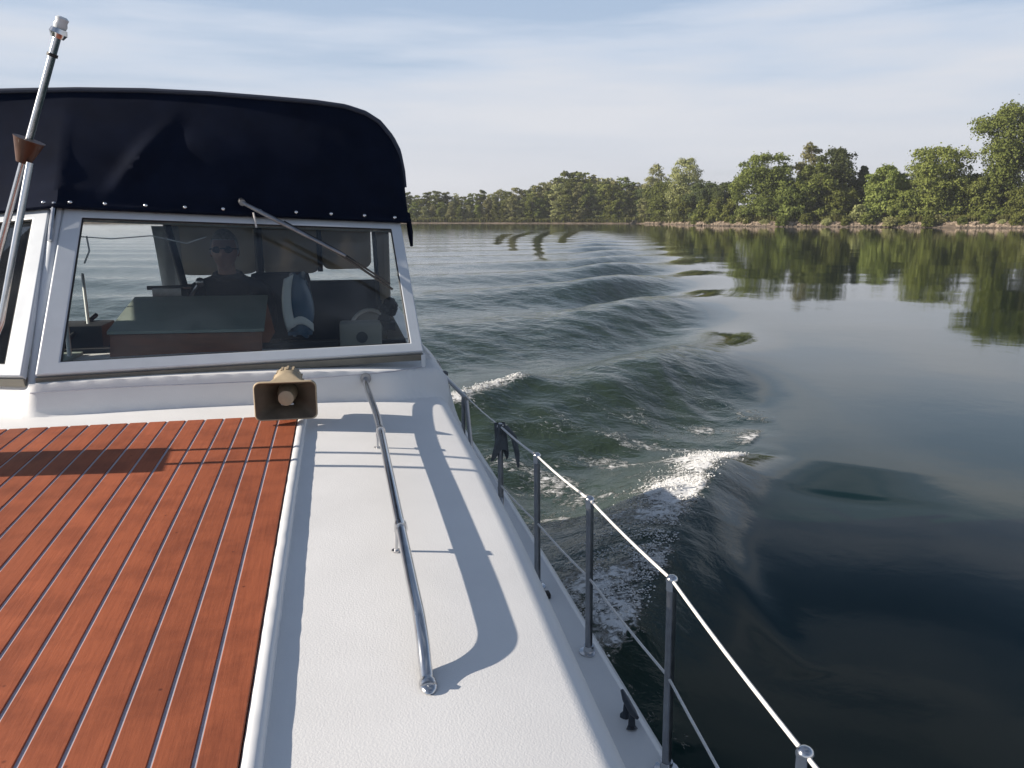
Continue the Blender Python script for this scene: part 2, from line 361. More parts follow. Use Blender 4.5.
def build_water():
    az = np.concatenate([np.radians(np.arange(-180, -30, 3.0)), np.radians(np.arange(-30, 52, .16)), np.radians(np.arange(52, 180.1, 3.0))])
    rr = [.3]
    while rr[-1] < 190: rr.append(rr[-1]*(1.0075 if rr[-1] > 2.5 else 1.04))
    while rr[-1] < 2900: rr.append(rr[-1]*1.12)
    rr = np.array(rr)
    R, A = np.meshgrid(rr, az, indexing='ij'); X = R*np.sin(A); Y = R*np.cos(A)
    z, foam, rough = water_fields(X, Y)
    z = np.where(R > 400, 0, z)
    nr, na = R.shape
    verts = np.stack([X, Y, z], -1).reshape(-1, 3)
    idx = np.arange(nr*na).reshape(nr, na)
    q = np.stack([idx[:-1, :-1], idx[:-1, 1:], idx[1:, 1:], idx[1:, :-1]], -1).reshape(-1, 4)[:, ::-1]
    me = bpy.data.meshes.new('water'); me.vertices.add(len(verts)); me.vertices.foreach_set('co', verts.ravel())
    me.loops.add(q.size); me.loops.foreach_set('vertex_index', q.ravel().astype(np.int32))
    me.polygons.add(len(q)); me.polygons.foreach_set('loop_start', np.arange(0, q.size, 4, dtype=np.int32)); me.polygons.foreach_set('loop_total', np.full(len(q), 4, np.int32))
    me.polygons.foreach_set('use_smooth', np.ones(len(q), bool)); me.update(calc_edges=True)
    for nm, arr in (('foam', foam), ('chop', rough)):
        at = me.attributes.new(nm, 'FLOAT', 'POINT'); at.data.foreach_set('value', arr.ravel().astype(np.float32))
    m, t, b = new_mat('river_water')
    N = t.nodes.new; K = t.links.new
    tx = N('ShaderNodeTexCoord')
    af = N('ShaderNodeAttribute'); af.attribute_name = 'foam'; ac = N('ShaderNodeAttribute'); ac.attribute_name = 'chop'
    b.inputs['IOR'].default_value = 1.33; b.inputs['Specular IOR Level'].default_value = .43; b.inputs['Specular Tint'].default_value = (.88, 1, .95, 1)
    # ripples
    n1 = N('ShaderNodeTexNoise'); n1.inputs['Scale'].default_value = 3.2; n1.inputs['Detail'].default_value = 5; n1.inputs['Roughness'].default_value = .62; n1.inputs['Distortion'].default_value = .4
    n2 = N('ShaderNodeTexNoise'); n2.inputs['Scale'].default_value = .9; n2.inputs['Detail'].default_value = 3
    K(tx.outputs['Object'], n1.inputs['Vector']); K(tx.outputs['Object'], n2.inputs['Vector'])
    b1 = N('ShaderNodeBump'); b1.inputs['Distance'].default_value = .045
    st = N('ShaderNodeMapRange'); st.inputs['To Min'].default_value = .02; st.inputs['To Max'].default_value = .85
    K(ac.outputs['Fac'], st.inputs['Value']); K(st.outputs[0], b1.inputs['Strength']); K(n1.outputs['Fac'], b1.inputs['Height'])
    b2 = N('ShaderNodeBump'); b2.inputs['Distance'].default_value = .05; b2.inputs['Strength'].default_value = .05
    K(n2.outputs['Fac'], b2.inputs['Height']); K(b1.outputs[0], b2.inputs['Normal'])
    # foam mask from lacy noise
    n3 = N('ShaderNodeTexNoise'); n3.inputs['Scale'].default_value = 12; n3.inputs['Detail'].default_value = 8; n3.inputs['Roughness'].default_value = .72; n3.inputs['Distortion'].default_value = .8
    v3 = N('ShaderNodeTexVoronoi'); v3.feature = 'DISTANCE_TO_EDGE'; v3.inputs['Scale'].default_value = 7
    K(tx.outputs['Object'], n3.inputs['Vector'])
    dm = N('ShaderNodeVectorMath'); dm.operation = 'MULTIPLY_ADD'; dm.inputs[1].default_value = (.35, .35, .35)
    K(n3.outputs['Color'], dm.inputs[0]); K(tx.outputs['Object'], dm.inputs[2]); K(dm.outputs[0], v3.inputs['Vector'])
    iv = N('ShaderNodeMath'); iv.operation = 'MULTIPLY_ADD'; iv.inputs[1].default_value = -.55; K(v3.outputs['Distance'], iv.inputs[0]); K(n3.outputs['Fac'], iv.inputs[2])
    ad = N('ShaderNodeMath'); ad.operation = 'MULTIPLY_ADD'; ad.inputs[1].default_value = .375; K(af.outputs['Fac'], ad.inputs[0]); K(iv.outputs[0], ad.inputs[2])
    fm = N('ShaderNodeMapRange'); fm.inputs['From Min'].default_value = .66; fm.inputs['From Max'].default_value = .80; K(ad.outputs[0], fm.inputs['Value'])
    # gate so no foam where there is none
    gt = N('ShaderNodeMapRange'); gt.inputs['From Min'].default_value = .02; gt.inputs['From Max'].default_value = .15; K(af.outputs['Fac'], gt.inputs['Value'])
    fg = N('ShaderNodeMath'); fg.operation = 'MULTIPLY'; K(fm.outputs[0], fg.inputs[0]); K(gt.outputs[0], fg.inputs[1])
    # body colour: murky green, aerated water slightly paler
    mc = N('ShaderNodeMixRGB'); mc.inputs['Color1'].default_value = (.0020, .0115, .0058, 1); mc.inputs['Color2'].default_value = (.030, .046, .028, 1); K(ac.outputs['Fac'], mc.inputs['Fac'])
    mf = N('ShaderNodeMixRGB'); mf.inputs['Color2'].default_value = (.74, .74, .73, 1); K(fg.outputs[0], mf.inputs['Fac']); K(mc.outputs[0], mf.inputs['Color1'])
    K(mf.outputs[0], b.inputs['Base Color'])
    rf = N('ShaderNodeMapRange'); rf.inputs['To Min'].default_value = .035; rf.inputs['To Max'].default_value = .6; K(fg.outputs[0], rf.inputs['Value']); K(rf.outputs[0], b.inputs['Roughness'])
    b3 = N('ShaderNodeBump'); b3.inputs['Distance'].default_value = .06; b3.inputs['Strength'].default_value = .8; K(fg.outputs[0], b3.inputs['Height']); K(b2.outputs[0], b3.inputs['Normal'])
    K(b3.outputs[0], b.inputs['Normal'])
    me.materials.append(m)
    o = bpy.data.objects.new('water', me); COL.objects.link(o); tag(o, kind='structure')
build_water()
# foam froth: small lumps of bubbles riding on the crests
def build_foam():
    V = []; Fc = []
    def lumps(P, n, win, wout, tlo=0, thi=1, dens=lambda t: 1):
        seg = np.linalg.norm(P[1:]-P[:-1], axis=1); cum = np.concatenate([[0], np.cumsum(seg)])
        out_ = []
        while len(out_) < n:
            t = random.uniform(tlo, thi)
            if random.random() > dens(t): continue
            s = t*cum[-1]; i = min(np.searchsorted(cum, s, side='right')-1, len(seg)-1); d = (P[i+1]-P[i])/seg[i]
            p = P[i]+d*(s-cum[i]); nrm = np.array([-d[1], d[0]])   # inside (towards the boat)
            o = abs(random.gauss(0, 1)); o = o*win if random.random() < .85 else -o*wout
            q = p+nrm*o
            if mnoise.noise(Vector((q[0]*5, q[1]*5, 3.1)))+.25*random.random() < .06: continue
            out_.append(q)
        return out_
    pts = lumps(bowW, 6500, .26, .04, .12, 1, lambda t: float(foamdens(np.array(t)))-.15)+lumps(stnW, 700, .10, .04)
    pts = np.array(pts); z, f, r = water_fields(pts[:, 0], pts[:, 1])
    for (x, y), zz in zip(pts, z):
        s = random.uniform(.004, .011)*(1.0 if y < 9 else 1.4); h = s*random.uniform(.3, .9); zz = zz+random.uniform(-.006, .035*random.random())
        o = len(V); a = random.uniform(0, PI)
        for k in range(4):
            rr_ = s*random.uniform(.6, 1.5); V.append((x+rr_*math.cos(a+k*PI/2), y+rr_*math.sin(a+k*PI/2), zz+random.uniform(-.3, .3)*s))
        V.append((x, y, zz+h)); V.append((x, y, zz-h*.6))
        for k in range(4): Fc.append((o+k, o+(k+1) % 4, o+4)); Fc.append((o+(k+1) % 4, o+k, o+5))
    me = mkmesh('foam', V, Fc, mat('foam_white', (.78, .78, .77), .7, var=.05), True)
    o = bpy.data.objects.new('foam', me); COL.objects.link(o); tag(o, 'white broken foam riding the crests of the bow and side waves', 'foam', kind='stuff')
build_foam()

# ================================================================== LAND
def shore_r(px):
    xs = [-900, 0, 405, 520, 640, 665, 700, 760, 900, 1024, 1500]
    rs = [420, 400, 360, 345, 335, 318, 262, 243, 238, 232, 210]
    return float(np.interp(px, xs, rs))
def px_of_az(a): # azimuth (rad, from +Y) to picture column at the horizon
    return 512+math.tan(a-YAW)*F*1.02
def az_of_px(px): return math.atan((px-512)/(F*1.02))+YAW
def bank_h(px): return float(np.interp(px, [400, 640, 700, 760, 1100], [.7, .8, 1.2, 1.35, 1.7]))
def land_z(px, off):
    h = bank_h(px)
    return -.6+(h+.6)*smooth01((off+2)/ (7 if px > 690 else 9))+.4*smooth01((off-8)/30)
def shore_pt(px, off, z=None):
    a = az_of_px(px); r = shore_r(px)+off+2.0*mnoise.noise(Vector((px*.03, 0, 0)))
    return Vector((r*math.sin(a), r*math.cos(a), land_z(px, off) if z is None else z))
def build_land():
    azs = np.radians(np.arange(-55, 62, .25)); offs = [-3, -1, 0, 1, 2, 3.5, 5, 7, 10, 18, 40, 120, 600, 2400]
    V = []; nj = len(offs)
    for a in azs:
        px = px_of_az(a); rn = 2.0*mnoise.noise(Vector((px*.03, 0, 0)))
        for of in offs:
            r = shore_r(px)+of+rn; z = land_z(px, of)+(.25*mnoise.noise(Vector((px*.2, of, 1))) if 0 < of < 200 else 0)
            V.append((r*math.sin(a), r*math.cos(a), z))
    Fc = [(i*nj+j, i*nj+j+1, (i+1)*nj+j+1, (i+1)*nj+j) for i in range(len(azs)-1) for j in range(nj-1)]
    m, t, b = new_mat('river_bank')
    tx = t.nodes.new('ShaderNodeTexCoord'); n = t.nodes.new('ShaderNodeTexNoise'); n.inputs['Scale'].default_value = .5; n.inputs['Detail'].default_value = 6
    r = t.nodes.new('ShaderNodeValToRGB'); r.color_ramp.elements[0].position = .35; r.color_ramp.elements[1].position = .65
    r.color_ramp.elements[0].color = (.085, .065, .045, 1); r.color_ramp.elements[1].color = (.20, .15, .11, 1)
    sz = t.nodes.new('ShaderNodeSeparateXYZ'); mr = t.nodes.new('ShaderNodeMapRange'); mr.inputs['From Min'].default_value = 1.6; mr.inputs['From Max'].default_value = 2.6
    mm = t.nodes.new('ShaderNodeMixRGB'); mm.inputs['Color2'].default_value = (.055, .06, .025, 1)
    t.links.new(tx.outputs['Object'], n.inputs['Vector']); t.links.new(n.outputs['Fac'], r.inputs[0]); t.links.new(tx.outputs['Object'], sz.inputs[0]); t.links.new(sz.outputs['Z'], mr.inputs['Value'])
    t.links.new(mr.outputs[0], mm.inputs['Fac']); t.links.new(r.outputs[0], mm.inputs['Color1']); t.links.new(mm.outputs[0], b.inputs['Base Color']); b.inputs['Roughness'].default_value = .95
    o = bpy.data.objects.new('land', mkmesh('land', V, Fc, m, True)); COL.objects.link(o); tag(o, kind='structure')
build_land()
def rock_geo(V, Fc, c, s):
    o = len(V)
    ico = [(0, 0, 1), (.89, 0, .45), (.28, .85, .45), (-.72, .53, .45), (-.72, -.53, .45), (.28, -.85, .45), (.72, .53, -.45), (-.28, .85, -.45), (-.89, 0, -.45), (-.28, -.85, -.45), (.72, -.53, -.45), (0, 0, -1)]
    ft = [(0, 1, 2), (0, 2, 3), (0, 3, 4), (0, 4, 5), (0, 5, 1), (1, 6, 2), (2, 7, 3), (3, 8, 4), (4, 9, 5), (5, 10, 1), (6, 7, 2), (7, 8, 3), (8, 9, 4), (9, 10, 5), (10, 6, 1), (11, 7, 6), (11, 8, 7), (11, 9, 8), (11, 10, 9), (11, 6, 10)]
    sx, sy2, sz2 = s*random.uniform(.7, 1.5), s*random.uniform(.7, 1.3), s*random.uniform(.5, .9); a = random.uniform(0, PI); ca, sa = math.cos(a), math.sin(a)
    for x, y, z in ico:
        k = random.uniform(.75, 1.2); x, y, z = x*sx*k, y*sy2*k, z*sz2*k
        V.append((c[0]+x*ca-y*sa, c[1]+x*sa+y*ca, c[2]+z))
    Fc += [tuple(i+o for i in f) for f in ft]
V = []; Fc = []
for i in range(5200):
    px = random.uniform(690, 1180) if random.random() < .9 else random.uniform(645, 700)
    of = random.uniform(-.8, 5.0)
    if mnoise.noise(Vector((px*.05, of*.3, 5))) < -.28: continue
    p = shore_pt(px, of); rock_geo(V, Fc, p, random.choice([.2, .3, .3, .45, .6]))
rm = mat('tan_stone', (.25, .195, .145), .9, var=.55, scale=.8)
t = rm.node_tree; bs = t.nodes['Principled BSDF']; src = bs.inputs['Base Color'].links[0].from_socket
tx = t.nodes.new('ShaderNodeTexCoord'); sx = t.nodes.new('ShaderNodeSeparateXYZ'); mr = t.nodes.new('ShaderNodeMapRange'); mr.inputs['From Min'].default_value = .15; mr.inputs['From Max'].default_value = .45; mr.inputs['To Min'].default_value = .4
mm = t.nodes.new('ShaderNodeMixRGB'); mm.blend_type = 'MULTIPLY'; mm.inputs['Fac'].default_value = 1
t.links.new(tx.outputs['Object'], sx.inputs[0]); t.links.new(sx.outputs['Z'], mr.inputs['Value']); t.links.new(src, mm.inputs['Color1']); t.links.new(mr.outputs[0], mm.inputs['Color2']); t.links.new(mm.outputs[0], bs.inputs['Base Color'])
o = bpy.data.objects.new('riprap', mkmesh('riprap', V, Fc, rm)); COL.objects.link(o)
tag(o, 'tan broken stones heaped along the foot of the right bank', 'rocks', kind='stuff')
# grass and low weeds behind the stones
V = []; Fc = []
for i in range(26000):
    px = random.uniform(400, 1150); of = random.uniform(3.5, 10)**1.0 if px > 690 else random.uniform(4, 9)
    p = shore_pt(px, of); h = random.uniform(.5, 1.7)*(1+.9*mnoise.noise(Vector((px*.04, 2, 0)))); a = random.uniform(0, PI); s = random.uniform(.15, .4); dx, dy = s*math.cos(a), s*math.sin(a)
    o_ = len(V); V += [(p.x-dx, p.y-dy, p.z-.1), (p.x+dx, p.y+dy, p.z-.1), (p.x+dx*.6+random.uniform(-.2, .2), p.y+dy, p.z+h), (p.x-dx, p.y-dy, p.z+h*.8)]; Fc.append((o_, o_+1, o_+2, o_+3))
o = bpy.data.objects.new('weeds', mkmesh('weeds', V, Fc, leaf_mat('weed_green', (.09, .085, .035), (.13, .15, .04)))); COL.objects.link(o)
tag(o, 'rough weeds and grass growing along the top of the bank', 'weeds', kind='stuff')

# ================================================================== TREES
def crown_mesh(seed, h, wd, nleaf, leaf, base=.08, sparse=0, shape='round', m=None):
    rg = np.random.default_rng(seed); lobes = []
    nl = 90 if shape != 'tall' else 100
    for i in range(nl):
        t = base*.4+rg.uniform(0, 1)**1.15*(1-base*.4)
        if shape == 'round': rad = (.86+.14*math.sin(t*5+seed)) if t < .55 else max(.1, 1-((t-.55)/.5)**2)**.5
        elif shape == 'tall': rad = (.78+.22*math.sin(t*11+seed))*(1 if t < .8 else max(.2, 1-((t-.8)/.24)**2))
        elif shape == 'cone': rad = max(.15, 1.05-t)
        else: rad = (1-t**2.2)**.5*.9+.1
        a = rg.uniform(0, 2*PI); q = rg.uniform(0, 1)**.5*.86*rad*wd/2
        lr = wd*rg.uniform(.05, .135)*(.6+.4*rad)
        z = min(t*h, h-lr*.7)
        lobes.append((q*math.cos(a), q*math.sin(a), max(z, lr*.5), lr*rg.uniform(.8, 1.2), lr*rg.uniform(.6, 1.1)))
    if shape in ('round', 'dome'):
        for i in range(20): lobes.append((rg.uniform(-.34, .34)*wd, rg.uniform(-.2, .2)*wd, h*(.08+.033*i), wd*.14, wd*.12))
    if shape == 'tall':
        for i in range(26): lobes.append((rg.uniform(-.3, .3)*wd, rg.uniform(-.2, .2)*wd, h*(.08+.033*i), wd*.17, wd*.15))
    lb = np.array(lobes); wgt = lb[:, 3]**2; wgt = wgt/wgt.sum()
    k = rg.choice(len(lb), nleaf, p=wgt); d = rg.normal(size=(nleaf, 3)); d /= np.linalg.norm(d, axis=1)[:, None]
    d[:, 2] = np.where(rg.random(nleaf) < .6, np.abs(d[:, 2]), d[:, 2])
    rad = rg.uniform(.55, 1.12, nleaf)**(1/1.5)
    rad = np.where(rg.random(nleaf) < .07, rad*rg.uniform(1.1, 1.7, nleaf), rad)
    # uneven edges
    rad *= 1+.22*np.sin(d[:, 0]*7+k*1.7)*np.sin(d[:, 1]*6+k)*1.2
    C = lb[k, :3]+d*np.stack([lb[k, 3]*rad, lb[k, 3]*rad, lb[k, 4]*rad], -1)
    C[:, 2] = np.clip(C[:, 2], .2, None)
    if sparse:
        kp = rg.random(nleaf) > sparse; C = C[kp]; d = d[kp]
    n = len(C); nv = d*.8+rg.normal(size=(n, 3))*.6; nv /= np.linalg.norm(nv, axis=1)[:, None]
    up = rg.normal(size=(n, 3)); u = np.cross(nv, up); u /= np.linalg.norm(u, axis=1)[:, None]; v = np.cross(nv, u)
    s = leaf*rg.uniform(.5, 1.3, n)[:, None]; s2 = s*rg.uniform(.5, .9, n)[:, None]
    P = np.stack([C-u*s, C-v*s2, C+u*s, C+v*s2], 1).reshape(-1, 3)
    me = bpy.data.meshes.new('crown'); me.vertices.add(4*n); me.vertices.foreach_set('co', P.ravel())
    me.loops.add(4*n); me.loops.foreach_set('vertex_index', np.arange(4*n, dtype=np.int32)); me.polygons.add(n)
    me.polygons.foreach_set('loop_start', np.arange(0, 4*n, 4, dtype=np.int32)); me.polygons.foreach_set('loop_total', np.full(n, 4, np.int32)); me.update(calc_edges=True)
    me.materials.append(m); return me, lb
def trunk_mesh(seed, h, wd, lb):
    rg = random.Random(seed); b = MB(); lean = Vector((rg.uniform(-.06, .06)*h, rg.uniform(-.06, .06)*h, 0)); r0 = h*.018+.08
    pts = [Vector((0, 0, -.8))+lean*0, Vector((0, 0, h*.15))+lean*.2, Vector((0, 0, h*.45))+lean*.6, Vector((0, 0, h*.8))+lean]
    b.tube(pts, [r0*1.3, r0, r0*.65, r0*.2], 8)
    for q in rg.sample(range(len(lb)), 14):
        e = Vector(lb[q][:3]); t = min(.75, max(.1, e.z/h*.6)); s = pts[1].lerp(pts[3], t)
        b.tube([s, s.lerp(e, .5)+Vector((0, 0, -.03*h)), e], [r0*.42, r0*.28, r0*.1], 6)
    return b
def make_tree(name, seed, h, wd, px, off, mk, label, shape='round', nleaf=9000, leaf=.36, sparse=0, base=.08, group=None, cat='tree'):
    p = shore_pt(px, off); p.z = land_z(px, off)
    root = empty(name, p, label, cat, group)
    me, lb = crown_mesh(seed, h, wd, nleaf, leaf, base, sparse, shape, M[mk])
    c = bpy.data.objects.new('crown', me); COL.objects.link(c); c.parent = root
    t = trunk_mesh(seed, h, wd, lb).build('trunk', M['bark']); t.parent = root
    return root
def H(px, off, ytop): # height of a thing at the bank reaching picture row ytop
    d = (shore_r(px)+off)*math.cos(az_of_px(px)-YAW); return CZ+(217-ytop)*d/F*.975-land_z(px, off)
def Wm(px, off, wpx): return wpx*(shore_r(px)+off)*math.cos(az_of_px(px)-YAW)/F
big = [ # name, px, off, ytop, wpx, leaf, shape, sparse, label
 ('riverside_tree', 1003, 13, 108, 74, 'leaf0', 'tall', .0, 'tallest green tree on the right bank at the edge of the picture'),
 ('riverside_tree', 1052, 16, 112, 70, 'leaf2', 'tall', .15, 'tall pale tree cut off by the right edge of the picture'),
 ('riverside_tree', 985, 9, 178, 42, 'leaf0', 'round', 0, 'low leafy tree in front of the tallest tree on the right bank'),
 ('riverside_tree', 1022, 9, 190, 36, 'leaf0', 'round', 0, 'small rounded tree at the foot of the tallest tree, at the right edge'),
 ('riverside_tree', 936, 11, 151, 72, 'leaf3', 'round', 0, 'broad bright green rounded tree left of the tallest tree'),
 ('riverside_tree', 967, 18, 176, 40, 'leaf1', 'round', 0, 'dark tree filling the gap between the broad bright tree and the tallest tree'),
 ('riverside_tree', 884, 10, 168, 44, 'leaf3', 'round', 0, 'medium yellow-green tree just left of the broad bright tree'),
 ('riverside_tree', 902, 8, 192, 34, 'leaf3', 'round', 0, 'small bright tree low between the medium and the broad bright trees'),
 ('riverside_tree', 860, 22, 168, 32, 'leaf1', 'cone', .1, 'dark narrow tree standing behind and left of the medium yellow-green tree'),
 ('riverside_tree', 832, 15, 151, 58, 'leaf1', 'round', .05, 'dark right-hand tree of the big clump in the middle of the right bank'),
 ('riverside_tree', 806, 20, 146, 34, 'leaf2', 'dome', .3, 'thin pale-topped tree rising from the middle of the big clump'),
 ('riverside_tree', 812, 10, 166, 46, 'leaf0', 'round', 0, 'green tree in the middle front of the big clump'),
 ('riverside_tree', 762, 12, 157, 64, 'leaf0', 'round', 0, 'large dense dome-shaped tree at the left end of the big clump'),
 ('riverside_tree', 790, 9, 180, 40, 'leaf0', 'round', 0, 'low tree with drooping boughs in front of the big clump'),
 ('riverside_tree', 838, 10, 185, 36, 'leaf0', 'round', 0, 'low green tree at the right front of the big clump'),
 ('riverside_tree', 684, 26, 160, 42, 'leaf2', 'dome', .35, 'tall thin-leaved tree with sky showing through, left of the shrubs'),
 ('riverside_tree', 655, 24, 167, 34, 'leaf2', 'dome', .4, 'pale feathery tree left of the tall thin-leaved tree'),
 ('riverside_tree', 668, 9, 184, 46, 'leaf0', 'round', 0, 'bushy bright green tree in front of the tall thin-leaved tree'),
 ('riverside_tree', 686, 8, 196, 30, 'leaf0', 'round', 0, 'small green tree right of the bushy bright green one'),
 ('riverside_tree', 704, 30, 185, 44, 'leaf1', 'round', 0, 'dark low tree behind the shrubs'),
 ('riverside_tree', 726, 28, 184, 34, 'leaf1', 'round', .1, 'grey-green tree just left of the large dome-shaped tree'),
 ('riverside_tree', 643, 14, 190, 26, 'leaf1', 'round', 0, 'dark tree where the near bank meets the far wood'),
]
for i, (nm, px, off, yt, wp, mk, shp, spz, lab) in enumerate(big):
    make_tree(nm, 100+i, H(px, off, yt), Wm(px, off, wp)*1.05, px, off, mk, lab, shp, nleaf=int(8000+380*wp), leaf=.30, sparse=spz, group='trees on the right bank')
sh = [(702, 6, 200, 16, 'leftmost of the shrubs above the stones'), (716, 5, 197, 18, 'second shrub from the left above the stones'), (731, 6, 199, 16, 'yellowish shrub against the large dome-shaped tree'), (745, 4, 208, 16, 'small shrub at the foot of the large dome-shaped tree'), (858, 5, 205, 16, 'shrub in the shady gap left of the medium yellow-green tree'), (1038, 5, 196, 26, 'dry shrub at the right edge above the stones')]
for i, (px, off, yt, wp, lab) in enumerate(sh):
    make_tree('shrub', 300+i, H(px, off, yt), Wm(px, off, wp)*1.2, px, off, 'leaf3' if i < 3 else 'leaf2', lab, 'dome', nleaf=1800, leaf=.33, base=.02, group='shrubs along the top of the right bank', cat='shrub')
# far wood: each tree a thing, copied from seven models
protos = []
pm = [('leaf0', 'dome'), ('leaf3', 'round'), ('leaf2', 'dome'), ('leaf0', 'round'), ('leaf2', 'round'), ('leaf2', 'dome'), ('leaf3', 'tall')]
for k, (mk, shp) in enumerate(pm):
    me, lb = crown_mesh(500+k, 1.0*14, 7.5, 8500, .26, .05, .0 if k not in (2, 4) else .2, shp, M[mk])
    tb = trunk_mesh(500+k, 14, 7.5, lb); tm = mkmesh('trunk', tb.v, tb.f, M['bark'])
    protos.append((me, tm))
xs = []
px = 396.
rr2 = random.Random(11)
while px < 650:
    xs.append(px); px += rr2.uniform(7.5, 10.5)
def wood_top(px): return float(np.interp(px, [396, 430, 460, 490, 510, 530, 550, 566, 574, 590, 610, 630, 650], [193, 192, 193, 190, 189, 186, 183, 171, 171, 177, 176, 182, 186]))
kn = {'leaf1': 'dark green', 'leaf3': 'bright green', 'leaf2': 'pale olive', 'leaf0': 'mid green'}
rowlist = [(px, 9+rr2.uniform(-1, 3), wood_top(px)+rr2.uniform(8, 14), 'front') for px in xs]+[(px+4, 22+rr2.uniform(-3, 5), wood_top(px+4)+rr2.uniform(-1, 5), 'back') for px in xs]
seenk = {}
for n_, (px, off, yt, row) in enumerate(rowlist):
    k = rr2.randrange(7) if row == 'front' else rr2.choice([0, 1, 3, 5, 2, 4])
    if px < 450 and row == 'back': k = 0
    hh = H(px, off, yt); s = hh/14
    p = shore_pt(px, off); p.z = land_z(px, off)
    root = empty('distant_tree', p, 'x', 'tree', 'trees of the far wood'); seenk.setdefault((row), []).append((root, kn[pm[k][0]], px))
    root.scale = (s*rr2.uniform(1.15, 1.45), s*rr2.uniform(1.15, 1.45), s); root.rotation_euler.z = rr2.uniform(0, 6.28)
    for me_, nm_ in zip(protos[k], ('crown', 'trunk')):
        c = bpy.data.objects.new(nm_, me_); COL.objects.link(c); c.parent = root
ones = ['', 'first', 'second', 'third', 'fourth', 'fifth', 'sixth', 'seventh', 'eighth', 'ninth', 'tenth', 'eleventh', 'twelfth', 'thirteenth', 'fourteenth', 'fifteenth', 'sixteenth', 'seventeenth', 'eighteenth', 'nineteenth', 'twentieth']
for row, lst in seenk.items():
    lst.sort(key=lambda o: o[2])
    for i, (o, kk, px) in enumerate(lst):
        nth = ones[i+1] if i < 20 else 'twenty-'+ones[i-19] if i < 29 else 'thirtieth' if i == 29 else 'thirty-'+ones[i-29]
        o['label'] = '%s tree, %s from the left in the %s row of the far wood' % (kk, nth, row)
bp_me, bp_lb = crown_mesh(900, 3.2, 4.2, 2600, .20, .0, 0, 'dome', M['leaf0']); bq_me, _q = crown_mesh(901, 2.4, 4.6, 2200, .18, .0, .1, 'dome', M['leaf2'])
for i in range(18):
    px = 690+i*19.5+rr2.uniform(-6, 6); p = shore_pt(px, rr2.uniform(1.2, 3.2)); k = i % 3 == 1
    o = bpy.data.objects.new('bush', bq_me if k else bp_me); COL.objects.link(o); o.location = p-Vector((0, 0, .3)); o.rotation_euler.z = rr2.uniform(0, 6); q = rr2.uniform(.55, 1.15); o.scale = (q*rr2.uniform(.8, 1.3), q, q)
    tag(o, 'low %s bush hanging over the bank stones, %s from the left of those bushes' % ('pale' if k else 'green', ones[i+1]), 'bush', 'bushes hanging over the bank stones')
# driftwood
for px, lab in ((628, 'dark tangled driftwood at the right end of the sandy strip'), (792, 'bare fallen trunk leaning from the stones below the big clump'), (872, 'bleached log lying on the stones below the medium yellow-green tree')):
    b = MB(); p = shore_pt(px, .8)
    for k in range(7 if px == 628 else 2):
        a = random.uniform(-.5, .5)+(PI/2 if k % 2 else 0)*.4; l = random.uniform(1.5, 3.5)
        b.tube([p+Vector((random.uniform(-1, 1), random.uniform(-.4, .6), -.1)), p+Vector((l*math.cos(a), .5, .5+l*abs(math.sin(a))*.5)), p+Vector((l*1.4*math.cos(a), .8, .6+l*.3))], [.22, .16, .06], 7)
    o = b.build('driftwood', M['driftwood']); tag(o, lab, 'driftwood')

# ================================================================== BOAT
boat = empty('motor_boat', (XC, 3, 0), 'white motor boat seen from its foredeck, with red teak deck panel and navy canopy', 'boat')
def mir(v): return Vector((2*XC-v[0], v[1], v[2]))
def roofz(Y): return 1.64+.32*(1-math.exp(-(Y+.3)/2.0))
def XR(Y):
    if Y < .3: return .474-.10*(.3-Y)-.05*(.3-Y)**2
    return .474+.012*smooth01(Y-1.2)-.012*smooth01((Y-2.6)/1.0)
def XB(Y): return XR(Y)+.21 if Y < 1.5 else .70+.105*smooth01((Y-1.9)/1.5)
XM = -1.235   # the mullion
def rz(X, Y): return roofz(Y)+.010-.026*(X-XC)**2
def cowl_y0(X): return 3.41+(.35*(XM-X) if X < XM else .09*(X-XM))+(.12*smooth01((X-.15)/.3) if X > .15 else 0)
def cowl_w(X): return .09 if X < XM-.04 else .05
def topz(X, Y):
    t = (Y-cowl_y0(X))/cowl_w(X); t = max(0, min(1, t)); return rz(X, min(Y, 3.6))+.128*(t*t*(3-2*t))
SDZ = 1.1
def skin(u, v, Yf=-1.7, Yb=4.15):
    Y = YS[int(round(u*(len(YS)-1)))]
    s = abs(v*2-1); sgn = 1 if v >= .5 else -1
    xr = XR(Y)-XC; a_ = .075; bdrop = .07
    def camb(xl): return .06*max(0, xl+XC)**2
    if s < .45: xl = (xr-a_)*s/.45; z = topz(XC+sgn*xl, Y)-camb(xl)
    elif s < .9:
        q = (s-.45)/.45; a = q*PI/2; xl = xr-a_+a_*math.sin(a); z = topz(XC+sgn*xl, Y)-camb(xl)-bdrop*(1-math.cos(a))
    else:
        q = (s-.9)/.1; xl = xr+.085*q; zt_ = topz(XC+sgn*xr, Y)-camb(xr)-bdrop; q2 = q**.8; xl = xr+(XB(Y)-XR(Y))*q; q = q2; z = zt_+(SDZ-.01-zt_)*q
    return Vector((XC+sgn*xl, Y, z))
YS = list(np.arange(-1.7, 3.3, .12))+[3.32, 3.35]+list(np.arange(3.37, 3.78, .009))+list(np.arange(3.8, 4.16, .05))+[4.17]
b = MB(); b.grid(skin, len(YS), 201); 
cab = b.build('cabin_top', M['deck'], boat)
# closing front of the trunk
b = MB(); ring = [skin(0, v/40) for v in range(41)]
b.add(ring+[Vector((XC, -1.95, 1.12))], [(i, i+1, 41) for i in range(40)], True); b.build('cabin_front', M['gel'], boat)
